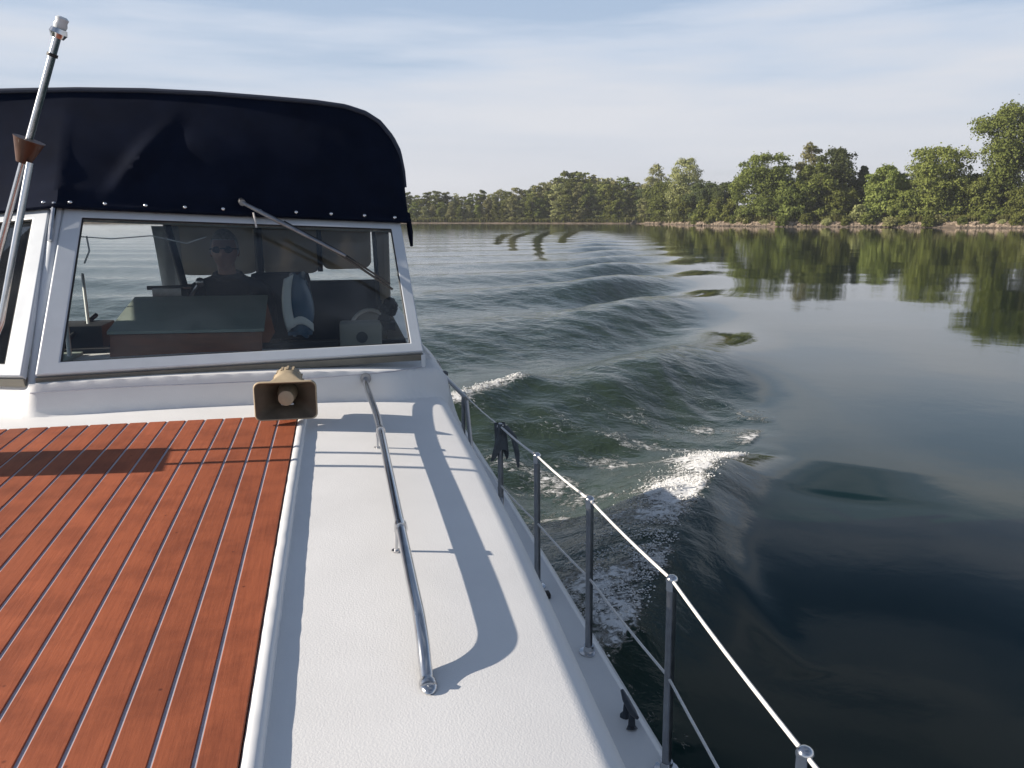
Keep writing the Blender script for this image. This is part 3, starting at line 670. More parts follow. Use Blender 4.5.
# side decks + gunwale
def XG(Y):
    if Y > 1.5: return .895-.006*max(0, Y-3)**2*.5
    return XC+(.895-XC)*(1-min(1, (1.5-Y)/5.2)**2.4)
ys = list(np.arange(-3.7, 6.91, .1))
V = []; Fc = []
for Y in ys:
    g = XG(Y)-XC; V += [Vector((XC-g, Y, SDZ)), Vector((XC-g+min(.02, g), Y, SDZ+.012)), Vector((XC-g+min(.05, g), Y, SDZ)), Vector((XC, Y, SDZ)), Vector((XC+max(g-.05, 0), Y, SDZ)), Vector((XC+max(g-.02, 0), Y, SDZ+.012)), Vector((XC+g, Y, SDZ))]
Fc = [(i*7+j, (i+1)*7+j, (i+1)*7+j+1, i*7+j+1) for i in range(len(ys)-1) for j in range(6)]
b = MB(); b.add(V, Fc, True); b.build('side_deck', M['deck'], boat)
V = []
for Y in ys:
    g = XG(Y)-XC; V += [Vector((XC+g, Y, SDZ)), Vector((XC+g+.025*min(1, g), Y, SDZ-.03)), Vector((XC+g+.025*min(1, g), Y, SDZ-.08)), Vector((XC+g*.99, Y+.02, SDZ-.1)), Vector((XC+g*.93, Y+.25*(1 if Y < 1 else 0), .2)), Vector((XC+g*.8, Y+.45*(1 if Y < 1 else 0), -.5))]
Fc = [(i*6+j, (i+1)*6+j, (i+1)*6+j+1, i*6+j+1) for i in range(len(ys)-1) for j in range(5)]
b = MB(); b.add(V, Fc, True); b.add([mir(v) for v in V], Fc, True)
n0 = (len(ys)-1)*6; b.add([V[n0+k] for k in range(6)]+[mir(V[n0+5-k]) for k in range(6)], [tuple(range(12))])
b.build('hull', M['gel'], boat)
# house sides aft of the windshield, cockpit floor and bulkhead
def XH(z): return .40+ (2.07-z)*.34
for sg in (1, -1):
    b = MB()
    def sec(Y, t=.0):
        pts = [(XH(SDZ)+.0, SDZ-.02), (XH(1.6), 1.6), (XH(2.0), 2.0), (XH(2.07)-.02, 2.07), (XH(2.07)-.09, 2.07), (XH(2.0)-.11, 2.0), (XH(2.0)-.11, SDZ)]
        if sg < 0: pts = [(x, min(z, 1.84)) for x, z in pts]
        return [Vector((x, Y, z)) if sg > 0 else mir((x, Y, z)) for x, z in pts]
    A = sec(3.98); B_ = sec(6.55); b.add(A+B_, [(i, i+1, i+8, i+7) for i in range(6)], False)
    b.add(A, [tuple(range(7))[::-1]]); b.add(B_, [tuple(range(7))]); b.build('house_side', M['gel'], boat)
b = MB(); b.box((XC, 5.4, 1.2), (2.6, 2.6, .05)); b.build('cockpit_floor', M['seat'], boat)
b = MB(); b.box((XC, 4.21, 1.65), (2.45, .04, .84)); b.build('dash_bulkhead', M['dark'], boat)
b = MB(); b.box((-.48, 6.5, 1.66), (1.66, .08, 1.08)); b.box((-1.75, 6.5, 1.5), (.84, .08, .7)); b.build('aft_bulkhead', M['dark'], boat)

# teak panel: planks with caulk seams
TX1, TX0 = -.20, -1.60
def teakz(Y): return roofz(Y)+.018
b = MB()
yy = list(np.arange(-1.5, 3.2, .12))+[3.225]
for X0, X1, dz, nm, mk in [(TX0, TX1, .012, None, None)]:
    for i in range(len(yy)-1): pass
V = []
for Y in yy: V += [Vector((TX0+.004, Y, rz(TX1,Y)-.01)), Vector((TX0+.004, Y, teakz(Y)-.003)), Vector((TX1-.004, Y, teakz(Y)-.003)), Vector((TX1-.004, Y, rz(TX1,Y)-.01))]
b.add(V, [(i*4+j, i*4+j+1, (i+1)*4+j+1, (i+1)*4+j) for i in range(len(yy)-1) for j in range(3)], True)
panel = b.build('teak_panel', M['seam'], boat)
npl = int(round((TX1-TX0)/.07))
for k in range(npl):
    x1 = TX1-.07*k-(.004 if k else 0); x0 = TX1-.07*(k+1)+.004
    b = MB(); V = []
    for Y in yy: V += [Vector((x0, Y, roofz(Y))), Vector((x0, Y, teakz(Y)-.0015)), Vector((x0+.0015, Y, teakz(Y))), Vector((x1-.0015, Y, teakz(Y))), Vector((x1, Y, teakz(Y)-.0015)), Vector((x1, Y, roofz(Y)))]
    b.add(V, [(i*6+j, i*6+j+1, (i+1)*6+j+1, (i+1)*6+j) for i in range(len(yy)-1) for j in range(5)])
    n_ = (len(yy)-1)*6; b.add(V[-6:], [tuple(range(6))]); b.build('plank', M['teak'], panel)
# white bead along the panel edge (rough sealant)
b = MB()
for xs_ in (TX1+.018, TX0-.018):
    def bead(u, v):
        Y = -1.5+4.72*u; a = PI*(v); n_ = .0012*mnoise.noise(Vector((Y*22, v*4, xs_)))
        return Vector((xs_-math.cos(a)*(.019+n_), Y, rz(xs_, Y)-.004+math.sin(a)**.5*(.0265+n_*.7)))
    b.grid(bead, 400, 9)
b.build('edge_bead', M['gel'], boat)

# windshield
def line(a, b_, t): return Vector(a).lerp(Vector(b_), t)
BL = atD(37, 374, 3.32); BL = Vector((-1.225, 3.485, 2.070)); BR = Vector((.353, 3.70, 2.077)); TL = atD(64, 210, 3.60); TR = atD(400, 224, 4.12)
def panel_frame(bl, br, tr, tl, fw, name, nrm_back, parent, th=.035, fws=None):
    """frame of four bars round a four-cornered pane"""
    fws = fws or (fw, fw, fw, fw)   # left, right, bottom, top
    cs = [Vector(bl), Vector(br), Vector(tr), Vector(tl)]
    wv = (cs[1]-cs[0]).length; hv = (cs[3]-cs[0]).length
    def q(s, t): return (cs[0].lerp(cs[1], s)).lerp(cs[3].lerp(cs[2], s), t)
    s0, s1, t0, t1 = fws[0]/wv, 1-fws[1]/wv, fws[2]/hv, 1-fws[3]/hv
    o = [q(0, 0), q(1, 0), q(1, 1), q(0, 1)]; i_ = [q(s0, t0), q(s1, t0), q(s1, t1), q(s0, t1)]
    nb = nrm_back*th; e = .006
    im = [p-nrm_back*.000 for p in i_]
    V = [p-nb*.5 for p in o]+[p-nb*.5 for p in i_]+[p+nb*.5 for p in o]+[p+nb*.5 for p in i_]
    Fc = []
    for k in range(4):
        l = (k+1) % 4
        Fc += [(k, l, 4+l, 4+k), (8+k, 12+k, 12+l, 8+l), (4+k, 4+l, 12+l, 12+k), (k, 8+k, 8+l, l)]
    b = MB(); b.add(V, Fc)
    bm = None
    ob = b.build(name, M['frame'], parent)
    bv = ob.modifiers.new('bev', 'BEVEL'); bv.width = .006; bv.segments = 2
    g = MB(); g.add([i_[0]-nb*0.05, i_[1]-nb*.05, i_[2]-nb*.05, i_[3]-nb*.05]+[p+nrm_back*.005-nb*.05 for p in i_], [(0, 1, 2, 3), (7, 6, 5, 4), (0, 4, 5, 1), (1, 5, 6, 2), (2, 6, 7, 3), (3, 7, 4, 0)])
    g.build('glass_pane', M['glass'], ob)
    k_ = MB()
    for a_, b2 in ((0, 1), (1, 2), (2, 3), (3, 0)): k_.tube([i_[a_]-nb*.3, i_[b2]-nb*.3], .005, 6)
    k_.build('rubber_seal', M['rubber'], ob)
    return ob, q
nrm = (TL-BL).cross(BR-BL).normalized()
if nrm.y < 0: nrm = -nrm
front, Q = panel_frame(BL, BR, TR, TL, .06, 'windshield_frame', nrm, boat, fws=(.085, .056, .055, .052))
# starboard pane, swept back
BL2 = Vector((XM-.030, 3.475, 2.068)); BE2 = Vector((-2.16, 3.80, 2.055)); TL2 = TL+Vector((-.050, 0, 0)); TE2 = Vector((-2.10, 4.38, 2.66))
nrm2 = (TL2-BL2).cross(BE2-BL2).normalized()
if nrm2.y < 0: nrm2 = -nrm2
panel_frame(BE2, BL2, TL2, TE2, .06, 'windshield_frame', nrm2, boat, fws=(.07, .085, .055, .055))
# mullion post with a small hinge tube
b = MB(); m0 = BL.lerp(BL2, .5); m1 = TL.lerp(TL2, .5)
b.tube([m0-Vector((0, -.01, .06)), m1+Vector((0, .01, .02))], .026, 10); mull = b.build('mullion', M['frame'], boat)
b = MB(); b.tube([m1+Vector((.0, -.035, .03)), m1.lerp(m0, .2)+Vector((0, -.035, 0))], .011, 8); b.build('hinge_tube', M['chrome'], mull)
# drip ledge + seam below the windshield
b = MB(); 
for a_, c_ in ((BL, BR), (BL2, BE2)):
    a2, c2 = a_+Vector((0, -.012, -.004)), c_+Vector((0, -.012, -.004))
    b.prism([a2, a2+Vector((0, .05, 0)), a2+Vector((0, .05, -.03)), a2+Vector((0, .01, -.03))], c2-a2)
b.build('drip_ledge', mat('aged_trim', (.20, .19, .16), .6, var=.2), boat)
b = MB()
for k in range(30):
    pass
s0_, s1_ = Vector((-1.25, 3.60, 2.0)), Vector((.33, 3.70, 2.0))
def on_face(X, z):
    lo, hi = cowl_y0(X)-.02, cowl_y0(X)+cowl_w(X)
    for _ in range(30):
        m_ = (lo+hi)/2
        if topz(X, m_) < z: lo = m_
        else: hi = m_
    return Vector((X, lo, z))
b.tube([on_face(x, 2.012+.004*math.sin(x*5))+Vector((0, -.0005, 0)) for x in np.linspace(-1.24, .36, 30)], .0022, 5); b.build('cowl_seam', M['seam'], boat)
# end cap brackets
b = MB(); b.box(BR+Vector((.0, .0, -.035)), (.02, .03, .06), bev=.004); b.build('corner_bracket', M['frame'], boat)
# wiper
def onglass(x, y, lift=.03):
    r = ray(x, y); o = Vector((0, 0, CZ)); t = (BL-o).dot(nrm)/r.dot(nrm); return o+r*t-nrm*lift
wb = MB(); w0, w1 = onglass(243, 211, .06), onglass(345, 262, .05)
wb.tube([w0, w0.lerp(w1, .3), w1], [.009, .011, .007], 8); wb.tube([w0+Vector((-.01, .03, .01)), w0], .016, 8); wip = wb.build('windscreen_wiper', M['steel'], boat)
wb = MB(); wb.tube([onglass(288, 229, .022), onglass(340, 257, .02), onglass(392, 292, .022)], .006, 6); wb.tube([onglass(284, 226, .034), onglass(340, 257, .04), onglass(389, 288, .034)], .005, 6); wb.build('wiper_blade', M['rubber'], wip)
wb = MB(); wb.tube([w0.lerp(w1, .1)+Vector((0, 0, -.02)), w0.lerp(w1, .1)+Vector((.01, 0, -.09))], .005, 6); wb.build('wiper_hose', M['wire'], wip)

# canopy
ct = [(-1.15, 3.29), (-.9, 3.293), (-.6, 3.288), (-.35, 3.276), (-.1, 3.262), (.05, 3.245), (.15, 3.215), (.22, 3.172), (.28, 3.10), (.315, 3.03), (.333, 2.93), (.342, 2.80), (.345, 2.68)]
half = [(x-XC, z) for x, z in ct if x >= XC]
prof = [(XC-dx, z) for dx, z in half[::-1]]+[(XC+dx, z) for dx, z in half[1:]]
# resample the arch outline
def resamp(P, n):
    d = [0]
    for i in range(1, len(P)): d.append(d[-1]+math.dist(P[i], P[i-1]))
    return [(float(np.interp(s, d, [p[0] for p in P])), float(np.interp(s, d, [p[1] for p in P]))) for s in np.linspace(0, d[-1], n)]
arch = resamp(prof, 121)
def wtop(X): # line of the windshield top
    if X >= TL.x: t = (X-TL.x)/(TR.x-TL.x); p = TL.lerp(TR, t)
    else: t = (X-TL2.x)/(TE2.x-TL2.x); p = TL2.lerp(TE2, t)
    return p
def canopy_front(u, v):
    X, z = arch[int(round(u*120))]; wz = wtop(min(X, TR.x+.03)); bz = wz.z+.012
    zb = min(z, bz)
    zz = zb+(z-zb)*v; by = wz.y-.035
    Y = by+(4.36-by)*v**.8
    bul = .028*math.sin(PI*min(1, v*1.02))
    wr = .020*mnoise.noise(Vector((X*2.0+v*1.5, v*1.5, 1)))+.008*mnoise.noise(Vector((X*6+v*5, v*3, 4)))
    fold = -.035*math.exp(-((X+.93-.35*(v-.35))/.045)**2)*math.exp(-((v-.35)/.28)**2)+ .02*math.exp(-((X+.85-.35*(v-.35))/.05)**2)*math.exp(-((v-.35)/.3)**2)
    sag = .02*math.exp(-((v-.13)/.06)**2)*(.5+.5*math.sin(X*9))
    return Vector((X, Y-bul+(wr+fold-sag)*math.sin(PI*min(1, v)), zz+ .0))
cn = MB(); cn.grid(canopy_front, 121, 41)
def canopy_roof(u, v):
    X, z = arch[int(round(u*120))]; Y = 4.36+2.1*v
    dz = .06*math.sin(PI*v); edge = min(1, (z-2.68)/.5)
    zz = z+dz*edge-.10*v*edge
    if z < 2.9: zz = z
    return Vector((X, Y, zz))
cn.grid(canopy_roof, 121, 30)
canopy = cn.build('canopy', M['navy'], boat, solid=.004)
b = MB(); b.tube([Vector((x, 4.357, z+.006)) for x, z in arch[6:-6]], .012, 8); b.build('canopy_piping', M['skylit_edge'], canopy)
b = MB(); b.tube([canopy_front(i/120, 0)+Vector((0, -.004, 0.004)) for i in range(10, 117, 2)], .012, 6); b.build('hem', M['navy'], canopy)
# hanging strap at the port corner
b = MB(); b.tube([Vector((.350, 4.33, 2.72)), Vector((.358, 4.3, 2.62)), Vector((.362, 4.28, 2.55))], [.012, .016, .008], 6); b.build('strap', M['navy'], canopy)
snap = None
for px in (44, 70, 103, 145, 185, 222, 262, 299, 333, 366, 394):
    y = 204+ (px-44)*.055+2
    # sit the stud on the hem line
    best = min(range(121), key=lambda i: abs((lambda p: (512+F*((p.x*cy_-p.y*sy_))/((p.x*sy_+p.y*cy_)*cp_-(p.z-CZ)*sp_)))(canopy_front(i/120, 0))-px))
    p = canopy_front(best/120, .03)+Vector((0, -.018, .006))
    if snap is None:
        q = MB(); q.ball((0, 0, 0), .009, 10, (1, .5, 1)); snap = q.build('snap_stud', M['chrome'], canopy); sref = snap; s_ = snap
    else:
        s_ = sref.copy(); COL.objects.link(s_); s_.parent = canopy
    s_.location = p
# inside lining: aft curtain panels, frame poles, port curtain
b = MB()
for x0, x1, zb in ((-1.22, -.605, 2.28), (-.59, -.165, 2.28), (-.15, .22, 2.31)):
    def cur(u, v, x0=x0, x1=x1, zb=zb):
        x = x0+(x1-x0)*u; bow_ = zb+.05*(abs(u*2-1)**8); return Vector((x, 6.3+.025*math.sin(x*14+v*2), bow_+(3.26-bow_)*v))
    b.grid(cur, 24, 10)
curt = b.build('aft_curtain', M['beige'], boat, solid=.004)
b = MB(); b.grid(lambda u, v: Vector((.27-.02*math.sin(u*20), 4.75+1.6*u, 2.12+(3.08-2.12)*v)), 40, 8); pc = b.build('port_curtain', M['beige'], boat, solid=.004)
b = MB(); w4 = [atY(151, 226, 5.6), atY(178, 226, 5.6), atY(186, 292, 5.6), atY(163, 290, 5.6)]
b.grid(lambda u, v: (w4[0].lerp(w4[1], u)).lerp(w4[3].lerp(w4[2], u), v)+Vector((0, .012*math.sin(u*9+v*3), 0)), 8, 12)
b.build('side_flap', mat('white_flap', (.62, .63, .62), .7, var=.08), boat, solid=.004)
for P_, r_ in (([atY(166, 222, 5.5), atY(187, 296, 5.3)], .024), ([Vector((-.595, 6.22, 3.18)), Vector((-.595, 6.22, 1.6))], .03), ([Vector((-.16, 6.22, 3.18)), Vector((-.16, 6.22, 2.3))], .02),
    ([Vector((.20, 5.6, 3.12)), Vector((.24, 5.6, 2.0))], .015), ([mir((.20, 5.6, 3.1)), mir((.24, 5.6, 2.0))], .015), ([Vector((-1.9, 5.6, 3.2)), Vector((-.9, 5.6, 3.25)), Vector((.14, 5.6, 3.17))], .015)):
    b = MB(); b.tube(P_, r_, 10); b.build('canopy_pole', M['rubber'], boat)
b = MB(); b.tube([onglass(72, 228, -.06), onglass(110, 232, -.05), onglass(150, 229, -.05), onglass(185, 233, -.08), onglass(205, 229, -.06)], .003, 6)
b.tube([onglass(84, 228, -.06), onglass(86, 240, -.08), onglass(80, 250, -.1)], .004, 6); b.build('cable', M['wire'], boat)

# dash console with sloping lid
b = MB(); c = [atD(110, 357, 3.78), atD(262, 355, 4.0), atD(262, 332, 4.0), atD(110, 335, 3.78)]
bk = [atD(266, 298, 4.75), atD(137, 300, 4.55)]
lo = [Vector((c[0].x, bk[1].y, c[0].z)), Vector((c[1].x, bk[0].y, c[1].z))]
b.add([c[0], c[1], c[2], c[3], lo[1], lo[0], bk[0], bk[1]], [(0, 1, 2, 3), (1, 4, 6, 2), (5, 0, 3, 7), (4, 5, 7, 6), (0, 5, 4, 1)])
cons = b.build('dash_console', M['wood'], boat)
up = Vector((0, 0, .004)); b = MB(); l4 = [c[3]+Vector((-.01, -.012, .004)), c[2]+Vector((.012, -.012, .004)), bk[0]+Vector((.01, 0, .004)), bk[1]+Vector((-.01, 0, .004))]
b.prism(l4, (0, 0, .014)); b.build('console_lid', M['lid'], cons)
b = MB(); b.box((-1.55, 3.98, 2.035), (.62, .34, .06)); b.build('dash_shelf', M['lid'], boat)
b = MB(); t0, t1 = atD(64, 300, 3.95), atD(70, 360, 3.72); b.tube([t0, t1], .010, 8); b.tube([t0+Vector((-.02, .4, .1)), t1+Vector((-.02, .4, .05))], .008, 6); b.build('windshield_stay', M['bagw'], boat)
b = MB(); b.box(atD(70, 335, 4.15), (.38, .25, .12), bev=.01); b.tube([atD(62, 345, 3.9), atD(96, 315, 4.3)], .012, 8); b.build('dash_locker', M['dark'], boat)
# helm: wheel, lever, seat
hx = -.72
b = MB(); b.tube([Vector((hx+.19*math.cos(a), 4.92+.05*math.sin(a), 1.98+.19*math.sin(a))) for a in np.linspace(0, 2*PI, 33)], .012, 8, False)
for a in (PI/2, PI*7/6, -PI/6): b.tube([Vector((hx, 4.92, 1.98)), Vector((hx+.19*math.cos(a), 4.92+.05*math.sin(a), 1.98+.19*math.sin(a)))], .008, 6)
b.tube([Vector((hx, 4.92, 1.98)), Vector((hx, 4.7, 1.95))], .02, 8); b.build('steering_wheel', M['steel'], boat)
b = MB(); lv = atY(147, 288, 5.1); b.tube([lv, lv+Vector((.24, .02, 0))], .012, 8); b.tube([lv+Vector((.05, 0, 0)), lv+Vector((.05, 0, -.20))], .014, 8); b.ball(lv+Vector((.30, 0, .03)), .028, 12); b.tube([lv+Vector((.2, .0, -.25)), lv+Vector((.24, .02, -.05)), lv+Vector((.30, 0, .03))], .010, 8);
b.box(lv+Vector((.12, .04, -.45)), (.16, .2, .9)); b.build('throttle_lever', M['steel'], boat)
b = MB(); b.box((hx, 5.52, 1.66), (.55, .46, .10), bev=.03); b.box((hx, 5.78, 1.92), (.55, .09, .5), bev=.03); b.tube([(hx, 5.52, 1.22), (hx, 5.52, 1.62)], .05, 12); b.build('helm_seat', M['seat'], boat)
b = MB(); b.box((-.12, 6.12, 2.02), (.86, .14, .44), bev=.04); b.box((-.42, 5.75, 2.10), (.40, .12, .46), bev=.05); b.box((-.12, 5.9, 1.72), (.86, .5, .14), bev=.04); b.build('bench_seat', M['black'], boat)
b = MB(); b.ball(Vector((.16, 5.25, 1.98)), .14, 20, (.85, .5, 1)); b.tube([Vector((.16, 5.25, 1.22)), Vector((.16, 5.25, 1.9))], .035, 10); b.build('passenger_seat', M['case'], boat)
b = MB(); b.tube([Vector((.16-.125*math.cos(a), 5.17, 1.985+.135*math.sin(a))) for a in np.linspace(0, PI*.9, 14)], .012, 8); b.build('seat_piping', M['bagw'], boat)

# mast: tabernacle board, twin legs, wooden cone, pole, light
b = MB(); TZ = roofz(2.82)
b.box((-1.31, 2.815, TZ+.16), (.05, .25, .32), bev=.01); mast = b.build('mast', M['gel'], boat)
cone = atY(26, 152, 2.83)
for yy_, top, low in ((2.90, (23, 163), (-4, 262)), (2.75, (30, 163), (1, 322))):
    b = MB(); lp = atY(low[0], low[1], yy_); tp = atY(top[0], top[1], 2.83+(yy_-2.83)*.25); foot = Vector((-1.27, yy_, TZ+.03)); b.tube([foot, lp, tp], .0108, 10); b.build('mast_leg', M['chrome'], mast)
ptop = atY(57, 38, 2.80); ax = (ptop-cone).normalized()
b = MB(); b.tube([cone-ax*.035, cone+ax*.035, cone+ax*.04], [.020, .043, .046], 16); b.build('mast_cone', M['brown'], mast)
b = MB(); b.tube([cone+ax*.02, ptop], .0115, 12); b.build('mast_pole', M['chrome'], mast)
b = MB(); b.tube([ptop, ptop+ax*.012, ptop+ax*.014, ptop+ax*.028], [.018, .024, .026, .022], 14); lt = b.build('mast_light', M['chrome'], mast)
b = MB(); b.tube([cone+ax*.3, cone+ax*.31], .0155, 10); b.build('pole_clamp', M['rubber'], mast)
b = MB(); g0 = ptop+ax*.028; b.tube([g0, g0+ax*.01, g0+ax*.02, g0+ax*.03, g0+ax*.036], [.017, .020, .017, .019, .012], 14)
gl = b.build('mast_light_lens', mat('clear_lens', (.75, .78, .8), .1, var=.05), mast)
# small stay lever near the mast foot seen through the starboard pane
b = MB(); q0 = atY(2, 300, 4.3); b.tube([q0, q0+Vector((.12, .1, .02))], .008, 6); b.ball(q0+Vector((.03, 0, -.02)), .022, 10); b.build('rigging_shackle', M['dark'], boat)

# handrail
zr = lambda y: topz(.11, y)-.20*.0121
rail = [(.130, 1.405, zr(1.41)+.006), (.129, 1.45, zr(1.45)+.020), (.129, 1.50, zr(1.5)+.045), (.128, 1.57, zr(1.57)+.062), (.126, 1.68, zr(1.65)+.068), (.122, 1.95, zr(1.95)+.068), (.117, 2.4, zr(2.4)+.068), (.108, 3.0, zr(3.0)+.07)]
rail = [(p[0], p[1], p[2]-.004) for p in rail]
far = onf = on_face(.082, 1.995)
rail += [tuple(far+Vector((0, -.10, -.015))), tuple(far+Vector((0, .01, 0)))]
def catmull(P, n=8):
    P = [Vector(p) for p in P]; out_ = []
    for i in range(len(P)-1):
        p0, p1, p2, p3 = P[max(i-1, 0)], P[i], P[i+1], P[min(i+2, len(P)-1)]
        for k in range(n):
            t = k/n; out_.append(.5*((2*p1)+(p2-p0)*t+(2*p0-5*p1+4*p2-p3)*t*t+(3*p1-p0-3*p2+p3)*t**3))
    return out_+[P[-1]]
RP = catmull(rail)
b = MB(); b.tube(RP, [.0175 if i < 3 else .0135 for i in range(len(RP))], 16); hr = b.build('handrail', M['chrome'], boat)
b = MB(); b.ball((.130, 1.412, zr(1.40)+.002), .0185, 20, (1, 1.75, .62)); b.ball((.130, 1.395, zr(1.39)+.0095), .004, 10); b.build('rail_foot', M['chrome'], hr)
b = MB(); b.tube([far+Vector((0, -.012, 0)), far+Vector((0, .006, .0))], .024, 16); b.build('rail_socket', M['steel'], hr)
for y in (1.99, 2.83):
    rp = min(RP, key=lambda p: abs(p.y-y)); b = MB()
    b.tube([rp+Vector((0, -.013, 0)), rp+Vector((0, .013, 0))], .0175, 16); b.tube([rp+Vector((-.012, -.004, -.01)), Vector((rp.x-.014, rp.y-.01, zr(y)-.003))], .0055, 10); b.tube([Vector((rp.x-.014, rp.y-.01, zr(y)-.002)), Vector((rp.x-.014, rp.y-.01, zr(y)+.006))], .012, 12); b.build('standoff', M['chrome'], hr)
M['rust'] = mat('rust', (.36, .22, .14), .9, var=.3, scale=60)
for y in (1.99, 2.83):
    b = MB(); b.ball((.106, y-.018, zr(y)-.003), .010, 10, (1, 1.3, .16)); b.build('rust_stain', M['rust'], hr)

# horn loudspeaker
hc = Vector((-.232, 3.09, 1.925+.012+.077))
def rrect(cx, y, cz, wx, wz, r, n=6):
    pts = []
    for sx, sz, a0 in ((1, 1, 0), (-1, 1, PI/2), (-1, -1, PI), (1, -1, 1.5*PI)):
        for k in range(n+1):
            a = a0+PI/2*k/n; pts.append(Vector((cx+sx*(wx/2-r)+r*math.cos(a), y, cz+sz*(wz/2-r)+r*math.sin(a))))
    return pts
def loft(rings, cap0=False, cap1=False):
    n = len(rings[0]); b = MB(); V = [p for r_ in rings for p in r_]
    Fc = [(i*n+k, i*n+(k+1) % n, (i+1)*n+(k+1) % n, (i+1)*n+k) for i in range(len(rings)-1) for k in range(n)]
    if cap0: Fc.append(tuple(range(n)))
    if cap1: Fc.append(tuple(range((len(rings)-1)*n, len(rings)*n)))
    b.add(V, Fc, True); return b
R_ = [rrect(hc.x, hc.y, hc.z, .232, .150, .024), rrect(hc.x, hc.y-.004, hc.z, .226, .144, .022), rrect(hc.x, hc.y+.008, hc.z, .222, .140, .022), rrect(hc.x, hc.y+.012, hc.z, .228, .147, .022)]
outer = [rrect(hc.x, hc.y-.006, hc.z, .222, .140, .02), rrect(hc.x, hc.y-.008, hc.z, .228, .146, .022), rrect(hc.x, hc.y, hc.z, .234, .152, .024), rrect(hc.x, hc.y+.012, hc.z, .232, .150, .024), rrect(hc.x, hc.y+.03, hc.z+.004, .205, .132, .024), rrect(hc.x, hc.y+.06, hc.z+.008, .165, .112, .03), rrect(hc.x, hc.y+.10, hc.z+.022, .125, .104, .035), rrect(hc.x, hc.y+.14, hc.z+.030, .105, .104, .045), rrect(hc.x, hc.y+.15, hc.z+.032, .116, .114, .052), rrect(hc.x, hc.y+.23, hc.z+.036, .108, .108, .050), rrect(hc.x, hc.y+.25, hc.z+.036, .08, .08, .038)]
horn = loft(outer, False, True).build('horn_loudspeaker', M['horn'], boat)
inner = [rrect(hc.x, hc.y-.006, hc.z, .222, .140, .02), rrect(hc.x, hc.y+.02, hc.z+.002, .195, .122, .022), rrect(hc.x, hc.y+.05, hc.z+.004, .150, .098, .026), rrect(hc.x, hc.y+.10, hc.z+.008, .09, .075, .03), rrect(hc.x, hc.y+.13, hc.z+.010, .06, .055, .026)]
loft(inner, False, True).build('horn_mouth', M['horn_in'], horn)
b = MB(); b.tube([hc+Vector((0, .12, .008)), hc+Vector((0, .03, .006)), hc+Vector((0, .012, .006)), hc+Vector((0, .010, .006))], [.040, .030, .029, .024], 20); b.build('horn_plug', M['horn'], horn)
b = MB()
for k in range(9):
    a = PI*(k/8); b.box((hc.x+.056*math.cos(a), hc.y+.195, hc.z+.034+.056*math.sin(a)), (.008, .07, .008))
b.build('horn_ribs', M['horn'], horn)
b = MB(); b.box((hc.x, hc.y+.12, hc.z-.060), (.05, .08, .065), bev=.006); b.build('horn_bracket', M['steel'], horn)

# stanchions and lifelines
tops = {}
def stanchion(px, py, ztop, br=.014, bx=None, by=0):
    t = atZ(px, py, ztop); base = Vector((t.x+.004, t.y-.01, SDZ))
    b = MB(); b.tube([base, t-Vector((0, 0, .01))], br, 12); s = b.build('stanchion', M['steel'], boat)
    b = MB(); b.tube([base+Vector((0, 0, .0)), base+Vector((0, 0, .006)), base+Vector((0, 0, .008)), base+Vector((0, 0, .03))], [.036, .036, .02, .018], 18); b.build('base_flange', M['chrome'], s)
    b = MB(); b.ball(t, .018, 14, (1, 1, .9)); b.tube([t-Vector((0, 0, .03)), t], .016, 10); b.build('stanchion_cap', M['chrome'], s)
    return t, base
SP = [(805, 754, 1.72), (672, 580, 1.70), (590, 500, 1.70), (537, 456, 1.70), (500, 426, 1.70)]
T = []; Bs = []
for s_ in SP:
    t, bs = stanchion(*s_, bx=None); T.append(t); Bs.append(bs)
fwd = [Vector((XG(y)-.06, y, 1.72)) for y in (.2, -1.2)]
for p in fwd:
    b = MB(); b.tube([Vector((p.x, p.y, SDZ)), p], .014, 12); b.build('stanchion', M['steel'], boat)
aft = [atZ(466, 396, 1.66), atZ(444, 375, 1.66), atZ(429, 353, 1.66)]
b = MB(); b.tube([T[4]]+[T[4].lerp(aft[0], k/4)+Vector((0, 0, -.008*math.sin(PI*k/4))) for k in range(1, 5)], .0035, 6)
chain = [fwd[1], fwd[0]]+T
for i in range(len(chain)-1): b.tube([chain[i].lerp(chain[i+1], k/6)+Vector((0, 0, -.006*math.sin(PI*k/6))) for k in range(7)], .0048, 8)
b.build('upper_lifeline', M['wire'], boat)
mid = [Vector((p.x, p.y, 0)) for p in chain]
for i, p in enumerate(mid): p.z = 1.40
b = MB()
for i in range(len(mid)-1): b.tube([mid[i].lerp(mid[i+1], k/4)+Vector((0, 0, -.006*math.sin(PI*k/4))) for k in range(5)], .0042, 8)
b.tube([mid[-1], Vector((aft[0].x, aft[0].y, 1.38))], .004, 6)
b.build('lower_lifeline', M['wire'], boat)
b = MB(); b.tube(catmull([aft[0]+Vector((0, -.02, -.01)), aft[1], aft[2], aft[2]+Vector((-.04, .7, 0))]), .014, 12)
for p, q_ in ((aft[0], Vector((aft[0].x+.03, aft[0].y-.15, SDZ))), (aft[0]+Vector((0, .1, 0)), Vector((aft[0].x, aft[0].y+.15, SDZ))), (aft[1], Vector((aft[1].x, aft[1].y, SDZ))), (aft[2]+Vector((-.04, .7, 0)), Vector((aft[2].x-.04, aft[2].y+.7, SDZ)))): b.tube([p, q_], .013, 10)
b.build('gate_rail', M['steel'], boat)
b = MB(); b.tube([T[4]+Vector((.0, .02, -.32)), Vector((Bs[4].x+.0, Bs[4].y-.16, SDZ))], .010, 10); b.build('stanchion_brace', M['steel'], boat)
